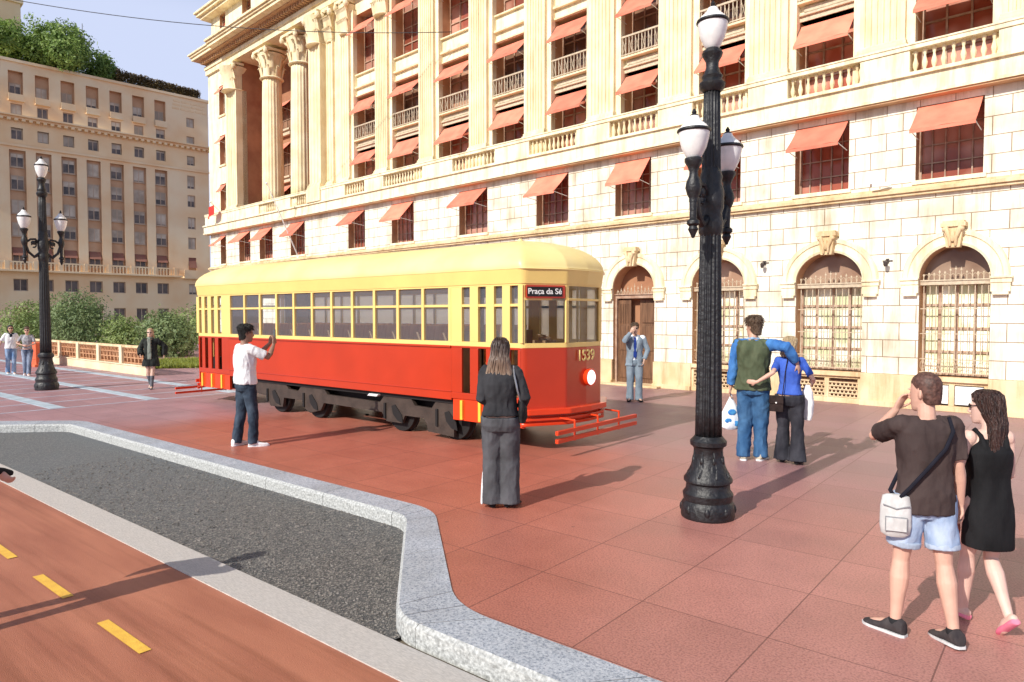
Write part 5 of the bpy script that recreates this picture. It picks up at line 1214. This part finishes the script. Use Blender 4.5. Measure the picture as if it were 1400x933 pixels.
# ---- 1 man in the grey suit by the door
suit=cloth('grey_blue_suiting',(.17,.22,.27),(.25,.31,.37),5); tie=cloth('blue_tie_silk',(.015,.04,.22)); shirtb=cloth('pale_shirt',(.72,.78,.85))
loc=V((-7.92,14.21,0))
def o1(C):
    trousers(C,suit,r=(.100,.095,.080,.078,.086)); 
    shirt(C,shirtb,z0=.92,sleeve=.0,e=.010,name='shirt')
    # open jacket: two fronts and a back
    mb=MB(); T3=C['T3']
    rr=[]
    for z,hw,hd in [(.80,.185,.125)]+[p for p in MT_ if p[0]>.82 and p[0]<1.46]:
        ring=[]; gap=.055 if z<1.02 else (.02 if z<1.12 else .02+.07*(z-1.12)/.3)
        oo=[V((x,y,z)) for x,y in [( (hw+.03)*sx*abs(cos(a))**.8,(hd+.032)*sin(a)) for a,sx in []]]
        N=26
        for k in range(N+1):
            t=PI/2+.0+ (gap/(hw+.02)) + (2*PI-2*gap/(hw+.02))*k/N
            ring.append(V(((hw+.030)*cos(t),(hd+.030)*sin(t),z)))
        inn=[V((p.x*.86,p.y*.84,p.z)) for p in reversed(ring)]
        rr.append(ring+inn)
    mb.rings(rr)
    for k in 'LR':
        S,E,W=C['ar'][k]; mb.ell(S,.072,.066,.062,10,8); mb.tube([S,S.lerp(E,.5),E,E.lerp(W,.5),E.lerp(W,.92)],[.070,.062,.058,.052,.045],14,capr=False)
    mb.tube([T3((-.10,.06,1.455)),T3((-.05,.10,1.36)),T3((-.03,.145,1.12))],[.018,.03,.014],6,flat=.5); mb.tube([T3((.10,.06,1.455)),T3((.05,.10,1.36)),T3((.03,.145,1.12))],[.018,.03,.014],6,flat=.5)
    gar(C,mb,'jacket',suit,.004,vox=.010)
    mb=MB(); mb.rings([[V((x*w_,.118+yo+y,z)) for x,y in ((-1,0),(1,0),(1,.014),(-1,.014))] for z,w_,yo in ((1.43,.022,-.035),(1.40,.018,-.015),(1.3,.026,.008),(1.12,.034,.008),(1.02,.036,.012),(.96,.004,.012))])
    q=mb.build('tie',tie,C['body']); 
    for v in q.data.vertices: v.co*=C['s']
    mb=MB()
    for e in (-1,1): mb.tube([V((e*.065,.02,1.475)),V((e*.03,.075,1.43))],[.02,.016],6)
    gar(C,mb,'collar',shirtb,0)
    shoes(C,blackc,k2=1.05); short_hair(C,hbrown,.010); shades(C,dkm)
C1=person(loc,facing(loc)+4,1.84,'man in grey suit and blue tie standing before the dark doorway',
    dict(wrR=(.10,.185,1.54),ehR=(.7,-.1,-1),hdR=(-.25,.15,.6),pnR=(-.5,-.7,0),curlR=1.1,wrL=(-.20,.12,.93),ehL=(-1,-.5,0),hdL=(.2,.1,-.8),tyL=14,tyR=-14,anL=(-.10,0,.085),anR=(.10,0,.085)),o1,.010,skin=(.56,.36,.27))
# ---- 2 vest man and 3 the woman he holds
vest=cloth('olive_green_vest',(.045,.060,.032),(.10,.12,.07),6,.6); bdenim=cloth('blue_denim_shirt',(.03,.12,.36),(.07,.22,.52),6); jean=cloth('washed_blue_jeans',(.020,.07,.17),(.06,.15,.29),6); beige=cloth('beige_trainer',(.42,.38,.30))
loc2=V((-3.42,9.45,0))
def o2(C):
    trousers(C,jean,r=(.112,.104,.088,.080,.088),e=.022,amp=.012); shirt(C,bdenim,z0=1.0,sleeve=.95,e=.014,sl_r=1.2,amp=.009,name='shirt')
    shirt(C,vest,z0=.86,sleeve=.0,e=.032,flare=.010,loose=.012,amp=.013,name='vest')
    mb=MB(); mb.tube([C['neck']+V((-.06,.01,.01)),C['neck']+V((0,-.06,.02)),C['neck']+V((.06,.01,.01))],.022,8); gar(C,mb,'collar',cloth('light_blue_collar',(.30,.45,.62)),0)
    shoes(C,beige,sole=wtee,k2=1.12); short_hair(C,hbrown,.018,low=-.07,amp=.008)
C2=person(loc2,99,2.0,'tall man in olive vest and blue jeans, one arm round his companion',
    dict(turn=58,girth=1.0,wrL=(-.27,.02,.86),ehL=(-.6,-1,0),wrR=(.50,-.05,1.20),ehR=(.2,-.7,.5),hdR=(.3,.15,-.9),pnR=(-.6,.2,0),tyL=14,tyR=-10,anL=(-.095,-.03,.085),anR=(.09,.04,.085)),o2,.010,skin=(.52,.31,.22))
bluet=cloth('royal_blue_top',(.03,.08,.40),(.07,.15,.56),6); blkt=cloth('charcoal_flared_trousers',(.016,.016,.022),(.045,.045,.055),6)
loc3=V((-2.96,9.56,0))
def o3(C):
    trousers(C,blkt,r=(.108,.098,.080,.092,.118),e=.018,amp=.007); shirt(C,bluet,z0=.955,sleeve=.42,e=.012,amp=.006,name='top'); shoes(C,blackc)
    long_hair(C,hblond,length=.10,wd=.095,amp=.007)
C3=person(loc3,96,1.72,'fair haired woman in royal blue top and flared black trousers under his arm',
    dict(fem=True,turn=-25,wrL=(-.36,-.34,1.13),ehL=(-.1,-1,-.6),hdL=(-1,.04,.03),pnL=(0,1,0),curlL=.25,wrR=(.26,.16,1.10),ehR=(.6,-.6,-.6),hdR=(-.2,.9,.2),anL=(-.09,.02,.085),anR=(.12,-.03,.085)),o3,.010,skin=(.60,.36,.27))
# ---- 4 woman seen from behind near the tram
cardi=cloth('black_cardigan',(.012,.012,.014),(.045,.045,.05),3); greyt=cloth('grey_wide_trousers',(.055,.055,.06),(.10,.10,.11),5)
loc4=V((-4.60,5.44,0))
def o4(C):
    trousers(C,greyt,r=(.118,.112,.105,.104,.112),e=.020,amp=.006); shirt(C,cardi,z0=.96,sleeve=.97,e=.022,sl_r=1.28,loose=.02,amp=.010,name='cardigan'); shoes(C,blackc)
    long_hair(C,ombre(),length=.30,wd=.125,back=-.085,amp=.009)
    A,K_,N_=C['lg']['L']; mb=MB(); F=N_+V((0,0,-.04)); mb.tube([K_+V((-.098,-.02,-.14)),K_.lerp(F,.7)+V((-.104,-.02,0)),F+V((-.104,-.02,.0))],[.012,.016,.020],6,flat=1.6); gar(C,mb,'trouser_stripe',wtee,0)
C4=person(loc4,124,1.77,'woman with long ombre hair in black cardigan and wide grey trousers, back turned',
    dict(fem=True,turn=-4,girth=1.06,wrL=(-.15,.17,1.08),ehL=(-.25,-1,-.5),hdL=(.2,.9,.3),wrR=(.20,.15,1.02),ehR=(.5,-.9,-.3),hdR=(.1,.9,-.1),anL=(-.085,0,.085),anR=(.09,.01,.085),tyR=-30),o4,.009,skin=(.60,.38,.28))
# ---- 5 man in white photographing the tram
loc5=V((-9.81,5.55,0))
def o5(C):
    trousers(C,dkden,r=(.100,.094,.076,.070,.074),e=.018,amp=.008); shirt(C,wtee,z0=.90,sleeve=.45,e=.020,loose=.022,sl_r=1.15,amp=.010,name='tee_shirt'); shoes(C,wtee,k2=1.1,sole=wtee); short_hair(C,hblack,.018,low=-.06,amp=.006)
C5=person(loc5,82,1.87,'man in white tee shirt and dark jeans holding up a phone towards the tram',
    dict(turn=-12,tilt=0,wrL=(.02,.36,1.47),ehL=(-.6,.2,-1),hdL=(.15,.2,.9),pnL=(.6,-.2,0),curlL=.9,wrR=(.14,.36,1.45),ehR=(.7,-.2,-1),hdR=(-.1,.2,.9),pnR=(-.6,-.2,0),curlR=.9,anL=(-.12,-.10,.085),anR=(.10,.06,.085),tyL=20,tyR=-24),o5,.010,skin=(.30,.16,.11))
# ---- 6 man in dark tee and denim shorts
char=cloth('charcoal_tee',(.040,.027,.026),(.072,.050,.047),4); 
loc6=V((-.70,4.92,0))
def o6(C):
    trousers(C,ltden,end=.36,z1=.98,r=(.102,.100,.099),e=.010,amp=.008,name='denim_shorts')
    for k in 'LR':
        A,K_,N_=C['lg'][k]; mb=MB(); mb.tube([A.lerp(K_,.66),A.lerp(K_,.76)],[.104,.104],16,capr=False); gar(C,mb,'shorts_cuff',cloth('pale_denim_cuff',(.38,.45,.56)),.003)
    shirt(C,char,z0=.835,sleeve=.42,e=.022,flare=.012,loose=.010,sl_r=1.10,amp=.009,name='tee_shirt'); shoes(C,cloth('dark_grey_trainer',(.03,.025,.028),(.07,.06,.06)),k2=1.1,sole=cloth('pale_sole',(.6,.6,.6)))
    for k in 'LR':
        A,K_,N_=C['lg'][k]; mb=MB(); mb.tube([N_+V((0,0,-.02)),N_.lerp(K_,.055)],[.045,.043],14,capr=False); gar(C,mb,'shoe_collar',cloth('dark_shoe_collar',(.02,.02,.022)),.001)
    short_hair(C,mat('cropped_brown_hair',(.05,.022,.016),.6,col2=(.13,.06,.045),scale=50),.005,low=-.045,amp=.003)
C6=person(loc6,120,1.64,'man in charcoal tee shirt and denim shorts walking away, left hand at his neck',
    dict(turn=38,tilt=0,girth=.92,swk=.9,wrL=(-.14,.13,1.49),ehL=(-.42,-.1,-1),hdL=(.4,-.1,.85),pnL=(.5,-.6,0),curlL=.5,wrR=(.245,.05,.87),ehR=(.3,-1,0),curlR=.8,
    anL=(-.17,-.02,.085),anR=(.13,-.16,.095),khL=(0,1,0),tyL=42,tyR=14,toepR=6),o6,.0075,skin=(.62,.36,.27))
# ---- 7 woman in black dress
loc7=V((-.40,5.32,0)); bdress=cloth('black_dress_jersey',(.006,.006,.007),(.016,.016,.018),5); pinkf=cloth('pink_flats',(.72,.16,.26),(.85,.28,.38),10,.1)
def o7(C):
    mb=MB(); T3=C['T3']; P=[(.60,.158,.130),(.70,.156,.128),(.80,.158,.124),(.90,.156,.118),(.98,.142,.110),(1.06,.134,.104),(1.12,.134,.104),(1.22,.148,.118),(1.30,.150,.122),(1.36,.120,.095),(1.40,.095,.070)]
    mb.rings([torso_ring(T3((0,-.004,z)),a+.006,b_+.006) for z,a,b_ in P])
    for e in (-1,1): mb.tube([T3((e*.08,-.095,1.34)),T3((e*.088,-.06,1.425)),T3((e*.09,-.005,1.462)),T3((e*.085,.07,1.40)),T3((e*.08,.09,1.34))],.018,8)
    gar(C,mb,'dress',bdress,.004,(7,7,2.5)); shoes(C,pinkf,low=True,k2=.95); long_hair(C,hdred,length=.44,wd=.125,back=-.075,amp=.006,wave=.04); shades(C,dkm)
C7=person(loc7,128,1.52,'woman in short black dress and pink flats with long dark wavy hair, holding his hand',
    dict(fem=True,turn=42,lean=.06,girth=.93,swk=.95,wrL=(-.16,.18,.98),ehL=(-.7,-1,-.2),hdL=(-.2,.6,-.6),wrR=(.13,.24,1.0),ehR=(.2,-.5,-.6),anL=(-.09,.12,.085),anR=(.015,-.22,.17),khR=(0,1,-.1),tyL=10,tyR=0,toepR=42),o7,.0075,skin=(.70,.46,.38))
# ---- 8,9 two women walking at the far left
loc8=V((-28.1,7.33,0)); navy=cloth('dark_scarf',(.015,.025,.035)); strp=cloth('grey_striped_jersey',(.20,.20,.22),(.42,.42,.44),20)
def o8(C):
    trousers(C,cloth('faded_jeans',(.12,.22,.40),(.42,.52,.66),4),e=.014,r=(.098,.09,.07,.068,.075)); shirt(C,wtee,z0=.92,sleeve=.45,e=.022,loose=.03,amp=.01,name='tee_shirt',sl_r=1.3); shoes(C,wtee); long_hair(C,hblack,length=.06,wd=.10); shades(C,dkm)
    mb=MB(); mb.tube([V((-.07,.03,1.46)),V((0,.10,1.42)),V((.07,.03,1.46)),V((0,-.06,1.47)),V((-.07,.03,1.46))],.035,8); mb.ell((0,.11,1.38),.05,.03,.07); gar(C,mb,'scarf',navy,.004)
C8=person(loc8,facing(loc8)+6,1.68,'woman in white tee shirt, dark scarf and faded jeans walking at the far left',dict(fem=True,wrL=(-.19,.12,1.02),ehL=(-.6,-1,0),wrR=(.36,.04,.92),ehR=(.4,-1,0),anL=(-.06,.10,.085),anR=(.10,-.06,.10),tyL=4,tyR=-4),o8,.014,skin=(.45,.26,.18))
loc9=V((-27.0,7.5,0))
def o9(C):
    trousers(C,cloth('two_tone_jeans',(.02,.035,.08),(.38,.45,.58),3),e=.014,r=(.098,.09,.07,.068,.07)); shirt(C,strp,z0=.98,sleeve=.4,e=.014,amp=.006,name='top'); shoes(C,wtee); short_hair(C,hbrown,.014); shades(C,dkm)
C9=person(loc9,facing(loc9)-6,1.63,'woman in grey striped top, jeans and sunglasses walking beside her friend',dict(fem=True,wrL=(-.05,.22,1.08),ehL=(-1,-.5,0),hdL=(.6,.5,0),wrR=(.10,.22,1.10),ehR=(1,-.5,0),hdR=(-.6,.5,0),anL=(-.03,.10,.085),anR=(.08,-.10,.10)),o9,.014,skin=(.55,.32,.24))
# ---- 10 blonde woman striding near the tram rear
loc10=V((-19.5,8.27,0)); coat=cloth('black_wool_coat',(.014,.016,.016),(.035,.04,.035),4)
def o10(C):
    mb=MB(); T3=C['T3']; mb.rings([torso_ring(T3((0,-.01,z)),a,b_) for z,a,b_ in [(.66,.235,.17),(.80,.215,.155),(1.0,.175,.13),(1.2,.175,.13),(1.34,.18,.125),(1.42,.13,.09),(1.46,.07,.06)]])
    for k in 'LR':
        S,E,W=C['ar'][k]; mb.ell(S,.07,.07,.065); mb.tube([S,S.lerp(E,.5),E,W],[.075,.075,.08,.075],12,capr=False)
    gar(C,mb,'coat',coat,.012); mb=MB(); mb.rings([[V((x*w_,.105+y,z)) for x,y in ((-1,0),(1,0),(1,.05),(-1,.05))] for z,w_ in ((1.46,.05),(1.3,.045),(1.0,.055),(.86,.05))]); mb.tube([V((-.06,.02,1.48)),V((0,.08,1.46)),V((.06,.02,1.48))],.03,8); gar(C,mb,'scarf',cloth('grey_green_scarf',(.16,.19,.16),(.26,.29,.25)),.006)
    long_hair(C,hblond,length=.12,wd=.10); shades(C,dkm)
    for k in 'LR':
        A,K_,N_=C['lg'][k]; mb=MB(); mb.tube([K_.lerp(N_,.25),K_.lerp(N_,.6),N_+V((0,0,-.03))],[.062,.055,.05],12,capr=False); gar(C,mb,'boot_shaft',cloth('grey_boot',(.07,.075,.09),(.16,.17,.19)),.004)
    shoes(C,cloth('grey_boot_foot',(.06,.065,.08)))
C10=person(loc10,facing(loc10)-14,1.66,'blonde woman in black coat and grey scarf striding past the lattice wall',dict(fem=True,wrL=(-.34,-.06,.98),ehL=(-1,-.4,0),wrR=(.24,.12,1.0),ehR=(.6,-1,0),anL=(-.02,.06,.085),anR=(.06,-.20,.14),toepR=25,khR=(0,1,0)),o10,.013,skin=(.62,.42,.33))
# ---- 11 skater whose gloved hand reaches into the picture
wj=cloth('white_sleeve_cloth',(.70,.69,.68),(.80,.80,.79),5)
loc11=V((-5.77,.99,ZL))
def o11(C):
    trousers(C,dkden,e=.018); shirt(C,wj,z0=.92,sleeve=.93,e=.02,sl_r=1.25,loose=.02,amp=.008,name='jumper'); shoes(C,blackc,sole=wtee); short_hair(C,hblack,.02)
    for k in 'LR':
        S,E,W=C['ar'][k]; d=(W-E).normalized(); mb=MB(); mb.tube([W-d*.03,W+d*.03,W+d*.085],[.038,.044,.036],12,flat=.75); gar(C,mb,'glove',blackc,.002)
C11=person(loc11,72,1.5,'person at the left picture edge in white sleeve and black glove, mostly out of frame',dict(lean=.10,wrR=(.055,.49,1.25),ehR=(1,.2,.2),hdR=(.3,.5,-.6),pnR=(-.5,.5,0),curlR=1.,wrL=(-.35,.15,.95),ehL=(-.7,-1,0),anL=(-.12,-.12,.085),anR=(.12,.14,.085)),o11,.011,skin=(.60,.34,.27))
# ---------------------------------------------------------------- things they carry
def thing(mb,name,m,loc,rz,label,cat,smooth=True,bevel=0,group=None):
    o=mb.build(name,m,smooth=smooth,bevel=bevel); o.location=loc; o.rotation_euler=(0,0,rz); return tag(o,label,cat,group)
# plastic carrier bag of the vest man
S,E,W=C2['ar']['L']; h=wpt(C2,W+V((0,.02,-.13)))
mb=MB(); rr=[]
for z,w_,d_ in ((0,.018,.012),(-.06,.045,.02),(-.13,.085,.03),(-.24,.125,.05),(-.36,.145,.06),(-.43,.13,.055),(-.46,.08,.03)): rr.append([V((w_*cos(2*PI*k/24)*(1+.10*sin(5*k+z*40)),d_*sin(2*PI*k/24)*(1+.12*sin(3*k+z*30)),z)) for k in range(24)])
mb.rings(rr)
for e in (-1,1): mb.tube([V((0,0,.04)),V((e*.02,.0,-.02)),V((e*.05,0,-.10))],.008,6)
pb=thing(mb,'carrier_bag',cloth('white_plastic_film',(.70,.76,.82),(.85,.88,.92),5,.8),h,R(40),'white plastic carrier bag with blue print hanging from his left hand','bag')
pm=mat('blue_bag_print',(.02,.16,.50),.5,col2=(.08,.35,.65),scale=20)
for (x,z,a,b) in ((.0,-.21,.06,.045),(-.05,-.33,.05,.035),(.06,-.37,.05,.04)):
    q=MB(); q.ell((x,-.052,z),a,.010,b,12,8); q.ell((x+.01,.052,z),a,.010,b,12,8); o=q.build('print_patch',pm,pb,smooth=True)
# black pouch of the woman in blue
mb=MB(); mb.box(-.085,.085,-.03,.03,-.11,.10); mb.box(-.09,.09,-.042,.0,.0,.105); mb.m=1; mb.ell((0,-.044,.01),.012,.006,.012,8,6); mb.m=0; mb.tube([V((.07,0,.1)),V((.10,.03,.45)),V((.12,.06,.62))],.007,5)
b_=thing(mb,'belt_pouch',[cloth('brown_black_leather',(.016,.010,.009),(.035,.022,.02)),white],wpt(C3,(-.13,-.17,.84)),R(6),'small dark leather pouch at the hip of the woman in blue','bag',True,.012)
mb=MB(); rr=[]
for z,w_,d_ in ((.1,.03,.02),(0,.07,.035),(-.15,.085,.04),(-.3,.075,.03),(-.38,.05,.02)): rr.append([V((w_*cos(2*PI*k/20)*(1+.12*sin(4*k+z*25)),d_*sin(2*PI*k/20),z)) for k in range(20)])
mb.rings(rr); thing(mb,'cloth_bundle',wtee,wpt(C3,(.20,.16,.98)),0,'white cloth jacket hanging over the right arm of the woman in blue','jacket')
# shoulder bag of the woman by the tram
mb=MB(); rr=[]
for z,w_,d_ in ((.10,.02,.10),(.09,.035,.135),(0,.045,.15),(-.10,.05,.14),(-.15,.03,.11)): rr.append([V((w_*cos(2*PI*k/20),d_*sin(2*PI*k/20),z)) for k in range(20)])
mb.rings(rr); sbag=thing(mb,'shoulder_bag',cloth('black_soft_leather',(.012,.012,.013),(.04,.04,.042)),wpt(C4,(.225,.04,1.03)),R(34),'black shoulder bag with silver strap under the arm of the long haired woman','bag')
q=MB(); M_=(Matrix.Rotation(R(-34),4,'Z')@Matrix.Translation(-wpt(C4,(.225,.04,1.03))))
q.tube([M_@wpt(C4,p) for p in ((.215,-.06,1.10),(.185,-.118,1.22),(.155,-.112,1.36),(.135,-.045,1.462),(.145,.04,1.44),(.19,.12,1.25),(.225,.13,1.10))],.010,6,flat=1.6); q.build('strap',mat('silver_chain_strap',(.55,.56,.58),.3,metal=.7),sbag,smooth=True)
# phone
mb=MB(); mb.box(-.037,.037,-.004,.004,-.075,.075); mb.m=1; mb.box(-.034,.034,-.0065,-.004,-.068,.068)
thing(mb,'phone',[blackc,mat('phone_screen',(.10,.11,.12),.15)],wpt(C5,(.085,.40,1.60)),R(82-90),'black smartphone held upright by the man in the white tee shirt','phone',True,.003)
# crossbody bag of the man in shorts
p6=wpt(C6,(-.205,-.085,.82))
mb=MB(); mb.rings([[V((w_*cos(2*PI*k/24),d_*sin(2*PI*k/24)*1.,z)) for k in range(24)] for z,w_,d_ in ((.13,.055,.02),(.12,.075,.03),(.06,.085,.037),(-.06,.088,.04),(-.11,.08,.036),(-.13,.055,.022))]); mb.m=1
mb.box(-.06,.06,-.046,-.036,-.09,.0); mb.tube([V((-.07,-.034,.07)),V((0,-.044,.05)),V((.07,-.034,.07))],.004,5); mb.m=0; mb.box(-.055,.055,-.052,-.045,-.085,-.006)
cbag=thing(mb,'crossbody_bag',[cloth('light_grey_canvas',(.48,.47,.46),(.62,.61,.60),20),cloth('grey_bag_trim',(.25,.25,.26))],p6,R(16),'light grey crossbody bag on the hip of the man in denim shorts','bag')
q=MB(); M_=(Matrix.Rotation(R(-16),4,'Z')@Matrix.Translation(-p6))
q.tube([M_@wpt(C6,p) for p in ((-.19,-.105,.94),(-.14,-.143,1.02),(-.04,-.152,1.15),(.06,-.155,1.28),(.115,-.125,1.39),(.125,-.04,1.462),(.11,.06,1.42),(.02,.14,1.25),(-.10,.14,1.08),(-.20,.03,.96),(-.20,-.05,.93))],[.013]*11,8,ref=None,flat=.9); q.build('strap',cloth('navy_webbing',(.012,.012,.020)),cbag,smooth=True)
# pink handbag between the walking pair
mb=MB(); mb.rings([[V((w_*cos(2*PI*k/20),d_*sin(2*PI*k/20),z)) for k in range(20)] for z,w_,d_ in ((.11,.045,.02),(.09,.06,.03),(0,.075,.04),(-.10,.08,.042),(-.15,.07,.035),(-.165,.04,.02))])
mb.tube([V((-.04,0,.1)),V((-.03,0,.2)),V((0,0,.235)),V((.03,0,.2)),V((.04,0,.1))],.007,6)
thing(mb,'handbag',cloth('dusty_pink_leather',(.50,.20,.15),(.60,.27,.21),4,.1),wpt(C7,(-.21,.14,.80)),R(30),'dusty pink handbag hanging between the walking pair','bag')
# white bag of the woman at the far left
mb=MB(); mb.rings([[V((w_*cos(2*PI*k/18),d_*sin(2*PI*k/18),z)) for k in range(18)] for z,w_,d_ in ((.14,.10,.03),(.1,.17,.06),(-.05,.19,.08),(-.14,.15,.06),(-.17,.08,.03))]); mb.m=1; mb.box(-.1,.1,-.09,-.06,-.08,.0); mb.m=0; mb.tube([V((-.1,0,.12)),V((0,0,.24)),V((.1,0,.12))],.012,6)
thing(mb,'tote_bag',[wtee,blackc],wpt(C8,(.44,.08,.62)),R(-40),'white tote bag with dark patch carried by the woman in the dark scarf','bag')
